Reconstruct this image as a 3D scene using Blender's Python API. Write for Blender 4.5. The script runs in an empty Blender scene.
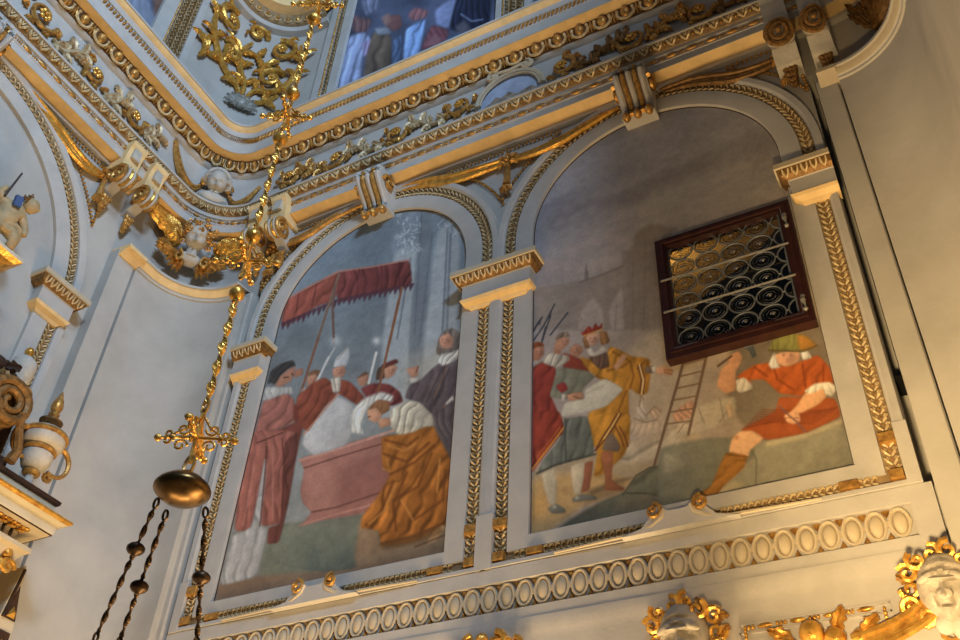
import bpy, bmesh, math, random
import numpy as np
from mathutils import Vector, Matrix
random.seed(7); rng = np.random.default_rng(7)
C = bpy.context.scene.collection
PI = math.pi
# ------------------------------------------------------------------ the plan of the chapel end
# back wall lies on y=0 (room at y<0), x from XA to XB; both corners are hollow quarter rounds of radius RC
XA, XB, RC = -6.56, 0.10, 0.84
XL, XR = XA - RC, XB + RC
ARC = RC * PI / 2

def S(t, p, z):
    """wall coordinates (t along the walls, p out of the wall, z up) -> world"""
    if t < XA - ARC: return (XL + p, -RC + (t - (XA - ARC)), z)
    if t < XA:
        a = (XA - t) / RC; return (XA - (RC - p) * math.sin(a), -RC + (RC - p) * math.cos(a), z)
    if t <= XB: return (t, -p, z)
    if t <= XB + ARC:
        a = (t - XB) / RC; return (XB + (RC - p) * math.sin(a), -RC + (RC - p) * math.cos(a), z)
    return (XR - p, -RC - (t - XB - ARC), z)

def TL(y): return y + RC + XA - ARC          # t of a point of the left wall
T0, T1 = TL(-5.6), XB + ARC + 4.0
def stations(t0, t1, step=0.075):
    out = [t0]
    for a, b in ((XA - ARC, XA), (XB, XB + ARC)):
        n = 18
        for i in range(n + 1):
            t = a + (b - a) * i / n
            if t0 + 1e-4 < t < t1 - 1e-4: out.append(t)
    out.append(t1); return sorted(out)

# ------------------------------------------------------------------ camera
CAM = np.array([0, -6, 1.6]); FPX = 986.5319; YAW, PIT, ROL = -0.52173367, 0.712926006, 0.0588425
def _axes():
    cy, sy = math.cos(YAW), math.sin(YAW); cp, sp = math.cos(PIT), math.sin(PIT); cr, sr = math.cos(ROL), math.sin(ROL)
    fwd = np.array([sy * cp, cy * cp, sp]); right = np.array([cy, -sy, 0]); up = np.cross(right, fwd)
    return right * cr + up * sr, -right * sr + up * cr, fwd
RX, UX, WX = _axes()
cd = bpy.data.cameras.new('camera'); co = bpy.data.objects.new('camera', cd); C.objects.link(co)
cd.sensor_width = 36; cd.lens = FPX * 36 / 960; cd.clip_start = 0.05; cd.clip_end = 200
m = Matrix.Identity(4)
for i in range(3):
    m[i][0] = RX[i]; m[i][1] = UX[i]; m[i][2] = -WX[i]; m[i][3] = CAM[i]
co.matrix_world = m
bpy.context.scene.camera = co

# ------------------------------------------------------------------ materials
def lin(c): return tuple((x / 255 / 12.92) if x / 255 <= 0.04045 else ((x / 255 + 0.055) / 1.055) ** 2.4 for x in c)
MATS = {}
def mat(name, rgb, rough=0.8, metal=0.0, var=0.12, scale=3.0, bump=0.0, bscale=60, dark=None, spec=0.3):
    if name in MATS: return MATS[name]
    m = bpy.data.materials.new(name); m.use_nodes = True; nt = m.node_tree; N = nt.nodes; L = nt.links
    b = N['Principled BSDF']; b.inputs['Roughness'].default_value = rough; b.inputs['Metallic'].default_value = metal
    b.inputs['Specular IOR Level'].default_value = spec
    tc = N.new('ShaderNodeTexCoord')
    n1 = N.new('ShaderNodeTexNoise'); n1.inputs['Scale'].default_value = scale; n1.inputs['Detail'].default_value = 7; n1.inputs['Roughness'].default_value = .62
    L.new(tc.outputs['Object'], n1.inputs['Vector'])
    r = N.new('ShaderNodeValToRGB'); L.new(n1.outputs['Fac'], r.inputs['Fac'])
    c = lin(rgb); d = lin(dark) if dark else tuple(x * (1 - 2.2 * var) for x in c); l = tuple(min(1, x * (1 + var)) for x in c)
    r.color_ramp.elements[0].position = .3; r.color_ramp.elements[1].position = .72
    r.color_ramp.elements[0].color = (*d, 1); r.color_ramp.elements[1].color = (*l, 1)
    L.new(r.outputs['Color'], b.inputs['Base Color'])
    if bump:
        n2 = N.new('ShaderNodeTexNoise'); n2.inputs['Scale'].default_value = bscale; n2.inputs['Detail'].default_value = 4
        L.new(tc.outputs['Object'], n2.inputs['Vector'])
        bp = N.new('ShaderNodeBump'); bp.inputs['Strength'].default_value = bump; bp.inputs['Distance'].default_value = .02
        L.new(n2.outputs['Fac'], bp.inputs['Height']); L.new(bp.outputs['Normal'], b.inputs['Normal'])
    MATS[name] = m; return m
PLASTER = mat('plaster', (186, 180, 168), .85, var=.10, scale=1.1, bump=.12, bscale=14)
STUCCO = mat('stucco', (190, 184, 173), .7, var=.06, scale=4, bump=.08, bscale=40)
TAN = mat('tan_stucco', (196, 180, 150), .75, var=.07, scale=3, bump=.06, bscale=40)
WARMLIT = mat('warm_lit_stucco', (242, 206, 144), .7, var=.09, scale=5)  # warm light from below put into the colour of soffits and mouldings
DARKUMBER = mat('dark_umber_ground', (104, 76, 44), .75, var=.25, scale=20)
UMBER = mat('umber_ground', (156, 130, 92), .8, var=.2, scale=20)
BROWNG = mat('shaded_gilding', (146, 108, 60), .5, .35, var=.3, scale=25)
GOLD = mat('gold_leaf', (240, 190, 92), .3, .62, var=.16, scale=16, bump=.3, bscale=45, dark=(178, 120, 48))
OLDGOLD = mat('old_gold', (212, 164, 88), .36, .5, var=.2, scale=22, bump=.25, bscale=60, dark=(138, 94, 44))
PALEGOLD = mat('pale_gilding', (222, 202, 156), .5, .12, var=.18, scale=30, dark=(170, 138, 90))
SILVERG = mat('silvered_gilding', (206, 188, 150), .45, .25, var=.2, scale=14, dark=(140, 104, 56))
WHITE = mat('white_stucco', (196, 188, 172), .7, var=.1, scale=9, bump=.25, bscale=30)
BRONZE = mat('dark_bronze', (112, 84, 48), .3, .9, var=.3, scale=9)
IRON = mat('dark_chain_metal', (84, 64, 44), .42, .75, var=.3, scale=30)
WOOD = mat('red_brown_wood', (56, 27, 20), .45, var=.25, scale=9, spec=.4)
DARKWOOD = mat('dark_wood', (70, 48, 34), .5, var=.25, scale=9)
IRONGREY = mat('grey_iron', (150, 146, 138), .45, .5, var=.15, scale=20)
LEAD = mat('lead_came', (112, 116, 120), .55, .3, var=.15, scale=30)
GLASS = mat('dark_bottle_glass', (26, 24, 20), .12, 0, var=.25, scale=5, spec=.7)
DARKP = mat('dark_window_void', (14, 13, 12), .16, 0, var=.2, scale=4, spec=.7)
CARVED = mat('carved_white_stone', (176, 166, 148), .8, var=.16, scale=14, bump=.5, bscale=22)
IVORY = mat('ivory_paint', (206, 194, 166), .55, var=.06, scale=5)
SHELL = mat('silvery_shell', (170, 164, 150), .5, .2, var=.3, scale=18)
STONE = mat('stone_floor', (150, 128, 104), .5, var=.15, scale=2)

def glass(name, rough, ior, tint):
    CLEAR = bpy.data.materials.new(name); CLEAR.use_nodes = True; _n = CLEAR.node_tree.nodes; _l = CLEAR.node_tree.links
    _g = _n.new('ShaderNodeBsdfGlossy'); _g.inputs['Roughness'].default_value = rough; _t = _n.new('ShaderNodeBsdfTransparent'); _t.inputs['Color'].default_value = (*tint, 1)
    _f = _n.new('ShaderNodeFresnel'); _f.inputs['IOR'].default_value = ior; _m = _n.new('ShaderNodeMixShader')
    _l.new(_f.outputs[0], _m.inputs[0]); _l.new(_t.outputs[0], _m.inputs[1]); _l.new(_g.outputs[0], _m.inputs[2]); _l.new(_m.outputs[0], _n['Material Output'].inputs['Surface']); return CLEAR
CLEAR = glass('old_window_glass', .12, 1.35, (.85, .82, .74)); BULL = glass('bullseye_glass', .34, 1.22, (.72, .70, .60))
# ------------------------------------------------------------------ mesh building
class MB:
    def __init__(s): s.v = []; s.f = []
    def add(s, vs, fs):
        o = len(s.v); s.v += [tuple(v) for v in vs]; s.f += [tuple(i + o for i in f) for f in fs]; return s
    def box(s, x0, x1, y0, y1, z0, z1):
        return s.add([(x0, y0, z0), (x1, y0, z0), (x1, y1, z0), (x0, y1, z0), (x0, y0, z1), (x1, y0, z1), (x1, y1, z1), (x0, y1, z1)],
                     [(0, 3, 2, 1), (4, 5, 6, 7), (0, 1, 5, 4), (1, 2, 6, 5), (2, 3, 7, 6), (3, 0, 4, 7)])
    def grid(s, rows, closed_u=False, closed_v=False, caps=False):
        nr, nc = len(rows), len(rows[0]); fs = []
        for i in range(nr if closed_v else nr - 1):
            for j in range(nc if closed_u else nc - 1):
                a, b = i, (i + 1) % nr; c, d = j, (j + 1) % nc
                fs.append((a * nc + c, a * nc + d, b * nc + d, b * nc + c))
        if caps: fs += [tuple(range(nc - 1, -1, -1)), tuple((nr - 1) * nc + k for k in range(nc))]
        return s.add([p for r in rows for p in r], fs)
    def tube(s, path, r, n=6, closed=False, flat=1.0, hint=(0, 0, 1)):
        P = [Vector(p) for p in path]; k = len(P); rows = []; up = Vector(hint)
        for i in range(k):
            if closed: d = P[(i + 1) % k] - P[i - 1]
            else: d = P[min(i + 1, k - 1)] - P[max(i - 1, 0)]
            if d.length < 1e-9: d = Vector((0, 0, 1))
            d.normalize(); a = d.cross(up)
            if a.length < 1e-3: a = d.cross(Vector((1, 0, 0.3)))
            a.normalize(); b = a.cross(d); b.normalize()
            if not closed and i: pass
            rr = r[i] if isinstance(r, (list, tuple)) else r
            rows.append([P[i] + a * (rr * math.cos(2 * PI * j / n)) + b * (rr * flat * math.sin(2 * PI * j / n)) for j in range(n)])
        return s.grid(rows, True, closed, not closed)
    def ell(s, c, r, nu=10, nv=7, rot=None):
        if not isinstance(r, (tuple, list)): r = (r, r, r)
        rows = []; c = Vector(c)
        for i in range(nv + 1):
            a = -PI / 2 + PI * i / nv; row = []
            ca = max(math.cos(a), 0.02)
            for j in range(nu):
                b = 2 * PI * j / nu; v = Vector((r[0] * ca * math.cos(b), r[1] * ca * math.sin(b), r[2] * math.sin(a)))
                if rot: v = rot @ v
                row.append(c + v)
            rows.append(row)
        return s.grid(rows, True, False, True)
    def lathe(s, prof, c=(0, 0, 0), n=16, rot=None):
        c = Vector(c); rows = []
        for r, h in prof:
            row = []
            for j in range(n):
                v = Vector((r * math.cos(2 * PI * j / n), r * math.sin(2 * PI * j / n), h))
                if rot: v = rot @ v
                row.append(c + v)
            rows.append(row)
        return s.grid(rows, True, False, True)
    def prism(s, poly, d0, d1, plane='tz'):
        """poly in the wall plane (t,z) extruded from p=d0 to p=d1"""
        n = len(poly)
        return s.add([(a, d0, b) for a, b in poly] + [(a, d1, b) for a, b in poly],
                     [tuple(range(n)), tuple(range(2 * n - 1, n - 1, -1))] + [(i, i + n, (i + 1) % n + n, (i + 1) % n) for i in range(n)])
    def build(s, name, m, parent=None, wall=True, warp=None, smooth=0.7, rigid=None):
        me = bpy.data.meshes.new(name)
        if rigid is not None:
            o0, pr = rigid; q0 = Vector(S(o0, pr, 0)); e = (Vector(S(o0 + 1e-3, 0, 0)) - Vector(S(o0 - 1e-3, 0, 0))).normalized(); n_ = (Vector(S(o0, .1, 0)) - Vector(S(o0, 0, 0))).normalized()
            vs = [q0 + e * (v[0] - o0) + n_ * (v[1] - pr) + Vector((0, 0, v[2])) for v in s.v]
        else: vs = [S(*v) for v in s.v] if wall else s.v
        if warp: vs = [warp(v) for v in vs]
        fs = [f[::-1] for f in s.f] if wall else s.f
        me.from_pydata(vs, [], fs); me.materials.append(m)
        if smooth:
            me.polygons.foreach_set('use_smooth', [True] * len(me.polygons)); me.set_sharp_from_angle(angle=smooth)
        me.update()
        o = bpy.data.objects.new(name, me); C.objects.link(o)
        if parent is not None:
            o.parent = parent; o.matrix_parent_inverse = parent.matrix_world.inverted()
        return o
def root(name, loc=(0, 0, 0), **kw):
    o = bpy.data.objects.new(name, None); o.empty_display_size = .05; o.location = loc; C.objects.link(o)
    o.matrix_world = Matrix.Translation(loc)
    for k, v in kw.items(): o[k] = v
    return o
def thing(name, label, cat, loc, group=None):
    o = root(name, loc, label=label, category=cat)
    if group: o['group'] = group
    return o
def tag(o, label, cat, group=None):
    o['label'] = label; o['category'] = cat
    if group: o['group'] = group
    return o
def struct(name, loc=(0, 0, 0)): return root(name, loc, kind='structure')
def band(name, prof, t0, t1, m, parent, smooth=0.5):
    """a moulding: profile (p,z) swept along the walls"""
    b = MB(); b.grid([[(t, p, z) for p, z in prof] for t in stations(t0, t1)])
    n = len(prof)
    b.f.append(tuple(range(n))); b.f.append(tuple(len(b.v) - 1 - i for i in range(n)))
    return b.build(name, m, parent, smooth=smooth)
def E2R(rx=0, ry=0, rz=0): return (Matrix.Rotation(rz, 3, 'Z') @ Matrix.Rotation(ry, 3, 'Y') @ Matrix.Rotation(rx, 3, 'X'))

# ------------------------------------------------------------------ room shell
def wall(name, t0, t1, z0=0, z1=15.6):
    b = MB(); st = stations(t0, t1)
    b.grid([[(t, 0, z0), (t, 0, z1)] for t in st]); n = len(b.v)
    b.grid([[(t, -.3, z0), (t, -.3, z1)] for t in st])
    o = b.build(name, PLASTER, smooth=.5); o['kind'] = 'structure'; return o
b = MB()
for p_ in (0,):
    for x0, x1, z0, z1 in ((XA, -6.385, 0, 15.6), (-6.385, -6.325, 0, 5.0), (-6.385, -6.325, 9.3, 15.6), (-6.325, -1.66, 0, 15.6), (-.60, -.150, 0, 15.6), (-.150, -.095, 0, 4.99), (-.150, -.095, 9.35, 15.6), (-.095, XB, 0, 15.6), (-1.66, -.60, 0, 6.5), (-1.66, -.60, 7.73, 15.6)):
        b.grid([[(x0, p_, z0), (x1, p_, z0)], [(x0, p_, z1), (x1, p_, z1)]])
for x0, x1, z0, z1 in ((-6.385, -6.325, 5.0, 9.3), (-.150, -.095, 4.99, 9.35)):
    b.grid([[(x, p_, z) for x, z in ((x0, z0), (x1, z0), (x1, z1), (x0, z1))] for p_ in (0, -.3)], True); n_ = len(b.v); b.f.append((n_ - 4, n_ - 3, n_ - 2, n_ - 1))
b.grid([[(x, p_, z) for x, z in ((-1.66, 6.5), (-.60, 6.5), (-.60, 7.73), (-1.66, 7.73))] for p_ in (0, -.03)], True)
b.build('wall_back', PLASTER, smooth=.5)['kind'] = 'structure'
wall('wall_left', T0, XA - ARC); wall('wall_corner_left', XA - ARC, XA)
wall('wall_corner_right', XB, XB + ARC); wall('wall_right', XB + ARC, T1)
fl = MB().box(XL, XR, -7.4, 0, -.2, 0).build('floor', STONE, None, wall=False); fl['kind'] = 'structure'

# ------------------------------------------------------------------ main entablature (architrave, frieze, cornice)
ent = struct('trim_1', S(-3.2, 0, 9.9))
band('lower_fascia', [(0, 9.93), (.06, 9.93), (.06, 9.985), (.055, 9.99)], T0, T1, STUCCO, ent)
band('architrave_soffit', [(.055, 9.99), (.205, 9.99)], T0, T1, WARMLIT, ent)
band('architrave_fascia', [(.205, 9.985), (.21, 9.985), (.21, 10.085), (.218, 10.09), (.218, 10.165), (.24, 10.17), (.24, 10.222)], T0, T1, STUCCO, ent)
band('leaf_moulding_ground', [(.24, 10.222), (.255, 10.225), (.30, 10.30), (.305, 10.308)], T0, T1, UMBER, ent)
band('frieze', [(.305, 10.308), (.325, 10.31), (.325, 10.34), (.20, 10.36), (.20, 10.95), (.24, 10.965), (.262, 10.99), (.262, 11.0)], T0, T1, STUCCO, ent)
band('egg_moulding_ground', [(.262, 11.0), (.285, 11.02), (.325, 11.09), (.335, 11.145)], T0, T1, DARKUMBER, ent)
band('corona_soffit', [(.335, 11.145), (.345, 11.15), (.452, 11.15)], T0, T1, WARMLIT, ent)
band('corona', [(.452, 11.148), (.46, 11.148), (.46, 11.325), (.465, 11.33), (.468, 11.42), (.482, 11.425), (.50, 11.50)], T0, T1, STUCCO, ent)
band('cymatium', [(.50, 11.50), (.51, 11.505), (.545, 11.53), (.56, 11.555)], T0, T1, WARMLIT, ent)
band('cornice_lip', [(.56, 11.55), (.57, 11.553), (.57, 11.585), (.0, 11.62)], T0, T1, STUCCO, ent)
VIS0, VIS1 = TL(-4.3), 1.1
def units(pitch, t0=VIS0, t1=VIS1):
    n = int((t1 - t0) / pitch); return [t0 + pitch * (i + .5) for i in range(n)]
eg, shl, dr = MB(), MB(), MB()
PE = .264
R45 = E2R(rx=-.5)
for t in units(PE):
    eg.ell((t, .318, 11.062), (.052, .046, .066), 10, 7, R45)
    path = [(t + .094 * math.sin(a) * (1.0), .312 + .018 * math.cos(a) * -1 + (.02 if abs(a) > 1.6 else 0), 11.075 - .085 * math.cos(a)) for a in [(-2.0 + 4.0 * k / 10) for k in range(11)]]
    shl.tube(path, .017, 5)
    u = t + PE / 2
    dr.ell((u, .315, 11.06), (.014, .02, .07), 6, 4, R45)
    for sg in (-1, 1): dr.tube([(u, .318, 11.12), (u + sg * .022, .315, 11.05), (u + sg * .036, .30, 11.005)], .010, 4)
eg.build('egg_ornament', OLDGOLD, ent); shl.build('egg_shell_ornament', PALEGOLD, ent); dr.build('dart_ornament', OLDGOLD, ent)
lf, bd = MB(), MB()
for t in units(.145):
    for sg in (-1, 1):
        lf.tube([(t, .262, 10.232), (t + sg * .034, .30, 10.25), (t + sg * .05, .312, 10.29)], [.008, .017, .008], 5)
        lf.tube([(t, .29, 10.262), (t + sg * .018, .31, 10.295)], .009, 4)
    bd.ell((t + .0725, .285, 10.262), (.018, .02, .024), 6, 5)
lf.build('leaf_ornament', PALEGOLD, ent); bd.build('leaf_bud_ornament', OLDGOLD, ent)
dash = MB()
for t in units(.207):
    dash.ell((t, .222, 10.128), (.066, .022, .022), 8, 6)
    for k in (-1, 0, 1): dash.ell((t + .1035 + k * .024, .222, 10.128), (.010, .018, .021), 6, 5)
dash.build('bead_and_reel', OLDGOLD, ent)
cb = MB()
for t in units(.052): cb.ell((t, .478, 11.375), (.017, .022, .046), 6, 5, E2R(ry=.35))
cb.build('corona_bead_row', OLDGOLD, ent)

# ------------------------------------------------------------------ arches
ZB, ZC = 5.23, 8.42
def arch_path(tc, hw, d, zlow=None, n=40, zc=8.42):
    """(t,z,normal t,normal z) up the left jamb, round the arch, down the right jamb"""
    zl = ZB - d * .63 if zlow is None else zlow
    out = [(tc - hw - d, zl)]
    for k in range(n + 1):
        a = PI - PI * k / n; out.append((tc + (hw + d) * math.cos(a), zc + (hw + d) * math.sin(a)))
    out.append((tc + hw + d, zl)); return out
ARCHES = [(-4.78, 1.155), (-1.715, 1.185), (TL(-3.45), 1.63)]
def arch_frame(name, tc, hw, base=True, ZC=8.42, tipx=1.55):
    ar = struct(name, S(tc, 0, ZB))
    def ringband(nm, prof, m):
        b = MB(); cols = []
        paths = [arch_path(tc, hw, d, zc=ZC) for d, p in prof]; n = len(paths[0])
        rows = [[(paths[k][i][0], prof[k][1], paths[k][i][1]) for k in range(len(prof))] for i in range(n)]
        b.grid(rows, False, True); return b.build(nm, m, ar, smooth=.45)
    ringband('flat_frame', [(0, 0), (0, .045), (.012, .05), (.175, .05), (.18, .028)], STUCCO)
    if base: ringband('edge_shadow_strip', [(-.007, .004), (-.007, .010), (.0, .014), (.003, .004)], DARKWOOD)  # dark strip stands in for the shadowed groove along the painting's edge
    ringband('leaf_band_ground', [(.18, .028), (.29, .028)], UMBER)
    ringband('outer_fillet', [(.29, .028), (.295, .055), (.315, .07), (.365, .075), (.38, .0)], STUCCO)
    lf, bd = MB(), MB()
    def unit(t, z, ct, cz, s=1.0):
        # ct,cz: unit tangent; normal is (-cz,ct)
        nt, nz = -cz, ct
        def q(a, b, p): return (t + a * ct * s + b * nt * s, p, z + a * cz * s + b * nz * s)
        for sg in (-1, 1):
            lf.tube([q(-.026, sg * .006, .03), q(-.004, sg * .03, .045), q(.022, sg * .042, .043), q(.03, sg * .03, .036), q(.016, sg * .02, .036)], [.006, .0105, .010, .007, .005], 5)
        bd.ell(q(.012, 0, .036), .0085 * s, 6, 4)
    pt = .066
    r = hw + .235
    z = 5.14
    while z < 7.66:
        for sg in (-1, 1): unit(tc + sg * r, z, 0, 1)
        z += pt
    n = int(PI * r / pt)
    for k in range(n + 1):
        a = PI * k / n; unit(tc + r * math.cos(a), ZC + r * math.sin(a), -math.sin(a), math.cos(a))
    for sg in (-1, 1):
        for z in (8.14, 8.205, 8.27, 8.335, 8.40):
            if z < ZC: unit(tc + sg * r, z, 0, 1)
    zb = ZB - .148; t = tc - hw - .1
    while t < tc + hw + .1:
        if abs(t - tc) > .24: unit(t, zb, 1, 0, .72)
        t += pt * .72
    lf.build('leaf_ornament', PALEGOLD, ar); bd.build('bud_ornament', OLDGOLD, ar)
    if base:
        for sg in (-1, 1):
            for tt, zz, w, h in ((r + .005, 5.37, .062, .045), (r + .005, 5.09, .05, .04), (hw - .06, ZB - .15, .07, .032)):
                b = MB(); x = tc + sg * tt
                b.grid([[(x - w, .03, zz - h), (x + w, .03, zz - h), (x + w, .03, zz + h), (x - w, .03, zz + h)],
                        [(x - w * .85, .075, zz - h * .8), (x + w * .85, .075, zz - h * .8), (x + w * .85, .075, zz + h * .8), (x - w * .85, .075, zz + h * .8)]], True, False, True)
                b.build('gilt_block', OLDGOLD, ar, smooth=None)
            e = MB(); x0, x1 = sorted((tc + sg * (hw + .38), tc + sg * (hw + .29)))
            e.box(x0, x1, 0, .0775 + .004 * (tc > -3), ZB - .235, 5.46); e.build('frame_ear', STUCCO, ar, smooth=None)
    # bead rows and sunk triangle of the two spandrels
    for sg in (-1, 1):
        R = hw + .51; b = MB(); pts = []
        a0 = math.acos(min(1, tipx / R)); a1 = math.asin((9.885 - ZC) / R)
        for k in range(25):
            a = a0 + (a1 - a0) * k / 24; pts.append((tc + sg * R * math.cos(a), ZC + R * math.sin(a)))
        tip = pts[0]; top = (tc + sg * (tipx - .02), 9.885)
        run = [pts[::-1] + [], [pts[-1], top]]
        outer = []
        if (tc < -7 and sg == 1) or (sg == 1 and tc > -3): run.append([tip, (tip[0] - .04 * sg, 9.885)])
        if tc == -4.78 and sg == -1: run.append([tip, (tip[0] + .04, 9.885)])
        for pl in run:
            acc = 0; last = None
            for (x0, z0), (x1, z1) in zip(pl[:-1], pl[1:]):
                l = math.hypot(x1 - x0, z1 - z0); s_ = -acc
                while s_ + .047 <= l:
                    s_ += .047; f = s_ / l; b.ell((x0 + (x1 - x0) * f, .022, z0 + (z1 - z0) * f), (.017, .02, .017), 6, 5)
                acc = l - s_
        b.build('bead_row', OLDGOLD, ar)
    return ar
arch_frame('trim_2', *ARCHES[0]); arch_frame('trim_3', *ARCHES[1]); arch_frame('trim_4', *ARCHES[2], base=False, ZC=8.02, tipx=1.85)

# pilaster strips and grooves beside the corners
strips = struct('trim_5', S(XA, 0, 5))
for a, b_ in ((TL(-1.29), TL(-1.06)), (-6.36, -6.33)): pass
for a, b_, pw in ((TL(-1.27), TL(-1.01), .14), (-6.54, -6.38, .085), (-.094, .09, .165)):
    m_ = MB(); m_.grid([[(a, 0, z), (a + .004, pw, z), (b_ - .012, pw, z), (b_, pw - .02, z), (b_, 0, z)] for z in (3.2, 9.0)]); m_.build('pilaster_strip', PLASTER, strips, smooth=None)
# ------------------------------------------------------------------ curved niche cornices in the two corners
def niche(name, t0, t1, pw, m_):
    n_ = struct(name, S((t0 + t1) / 2, 0, 8.9))
    band('hollow_wall_face', [(0, 0), (pw, 0), (pw, 8.93), (0, 8.93)], t0, t1, PLASTER, n_)
    q = .26 - pw
    band('lower_lip', [(pw - .01, 8.90), (pw + .02, 8.905), (pw + .025, 8.93), (pw + .04, 8.935)], t0, t1, STUCCO, n_)
    band('niche_cyma', [(pw + .04, 8.935), (pw + .05, 8.945), (.25, 8.985), (.255, 9.0)], t0, t1, m_, n_)
    band('upper_fillet', [(.255, 9.0), (.275, 9.0), (.275, 9.03), (.0, 9.05)], t0, t1, STUCCO, n_)
    return n_
nl = niche('trim_6', TL(-1.0), -6.44, .16, WARMLIT)
nr = niche('trim_7', .10, XB + ARC + 2.0, .185, TAN)
band('strip_lip', [(0, 8.91), (.16, 8.915), (.18, 8.93), (.25, 8.975), (.285, 8.975), (.285, 9.02), (0, 9.04)], TL(-1.26), TL(-1.0), WARMLIT, nl)
band('strip_lip', [(0, 8.90), (.17, 8.905), (.26, 8.97), (.285, 8.975), (.285, 9.02), (0, 9.04)], -.06, .1, TAN, nr)

# ------------------------------------------------------------------ impost capitals
def impost(t0, t1, label, left=True, right=True):
    ic = thing('impost_capital', label, 'capital', S((t0 + t1) / 2, 0, 7.66), 'impost capitals of the arches')
    def lay(nm, prof, m):
        b = MB(); rows = []
        for o, z in prof:
            a = t0 - (o if left else 0); c = t1 + (o if right else 0); p = .08 + o
            rows.append([(a, 0, z), (a, p, z), (c, p, z), (c, 0, z)])
        b.grid(rows, False); b.f.append(tuple(range(4))); b.f.append(tuple(len(b.v) - 1 - i for i in range(4)))
        return b.build(nm, m, ic, smooth=None)
    lay('lower_cyma', [(-.05, 7.68), (-.02, 7.68), (.0, 7.71), (.045, 7.735), (.06, 7.765)], WARMLIT)
    lay('face', [(.06, 7.765), (.045, 7.775), (.045, 7.935), (.055, 7.94)], STUCCO)
    lay('leaf_moulding', [(.055, 7.94), (.06, 7.945), (.10, 7.97), (.125, 8.025)], BROWNG)
    lay('top_fillet', [(.125, 8.025), (.14, 8.03), (.14, 8.085), (-.07, 8.1)], TAN)
    b = MB(); ta, tb = t0 - (.09 if left else -.02), t1 + (.09 if right else -.02); n = max(3, int((tb - ta) / .066))
    for k in range(n):
        t = ta + (tb - ta) * (k + .5) / n
        for sg in (-1, 1): b.tube([(t, .155, 7.955), (t + sg * .02, .185, 7.98), (t + sg * .024, .205, 8.015)], [.006, .011, .007], 5)
    b.build('leaf_ornament', PALEGOLD, ic)
    return ic
impost(-3.545, -2.93, 'wide grey capital between the two big frescoes, under both arches')
impost(-6.33, -6.02, 'narrow grey capital at the left springing of the canopy fresco arch, beside the curved corner', right=True, left=False)
impost(-.455, -.14, 'tan capital beside the leaded window, at the right springing of the right arch', right=False)
impost(TL(-1.84), TL(-1.53), 'tan capital on the left wall, above the white and gold urn')

# ------------------------------------------------------------------ keystones and consoles
def spiral(cx, cz, r0, turns, a0, dirn=1, n=22, p=.06, dp=0.0, shrink=.12):
    pts = []
    for k in range(n + 1):
        f = k / n; r = r0 * (1 - f * (1 - shrink)); a = a0 + dirn * 2 * PI * turns * f
        pts.append((cx + r * math.cos(a), p + dp * f, cz + r * math.sin(a)))
    return pts
def keystone(tc, label):
    ks = thing('scroll_keystone', label, 'keystone', S(tc, 0, 9.4), 'scrolled keystones of the arches')
    z0, z1 = 9.50, 9.99
    def side(t0, t1):
        # S shaped profile in (p,z), extruded along t
        pr = []
        for k in range(13):
            f = k / 12; z = z1 - (z1 - z0) * f; p = .36 - .20 * f + .05 * math.sin(f * 2 * PI)
            pr.append((p, z))
        return MB().grid([[(t, .0, z1)] + [(t, p, z) for p, z in pr] + [(t, 0.0, z0)] for t in (t0, t1)], False, False, True)
    side(tc - .165, tc + .165).build('body', STUCCO, ks, smooth=.5)
    for k, dt in enumerate((-.13, 0, .13)):
        b = MB(); pts = []
        for i in range(12):
            f = i / 11; pts.append((tc + dt * (1 - .12 * f), .372 - .20 * f + .05 * math.sin(f * 2 * PI), z1 - .02 - (z1 - z0 - .02) * f))
        b.tube(pts, [.034 - .010 * i / 11 for i in range(12)], 7); b.build('rib', STUCCO, ks)
    for dt in (-.065, .065):
        b = MB(); pts = []
        for i in range(12):
            f = i / 11; pts.append((tc + dt * (1 - .12 * f), .378 - .20 * f + .05 * math.sin(f * 2 * PI), z1 - .03 - (z1 - z0 - .02) * f))
        b.tube(pts, .025, 6); b.build('gilt_rib', OLDGOLD, ks)
    for dt in (-.13, 0, .13):
        b = MB(); b.ell((tc + dt * .88, .17, z0 - .01), (.042, .055, .055), 8, 6)
        b.build('gilt_roll', OLDGOLD, ks)
    for sg in (-1, 1):
        b = MB(); b.tube([(tc + sg * .185, q[1], q[2]) for q in [(0, .22 + .1 * (1 - f * .9) * math.cos(f * 9), 9.82 + .1 * (1 - f * .9) * math.sin(f * 9)) for f in [i / 18 for i in range(19)]]], .024, 6)
        b.build('side_volute', OLDGOLD, ks)
keystone(-4.77, 'grey and gold scrolled keystone over the canopy fresco arch')
keystone(-1.715, 'grey and gold scrolled keystone over the arch that holds the leaded window')
keystone(TL(-3.55), 'scrolled keystone of the left wall arch, cut by the left edge of the picture')
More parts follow.
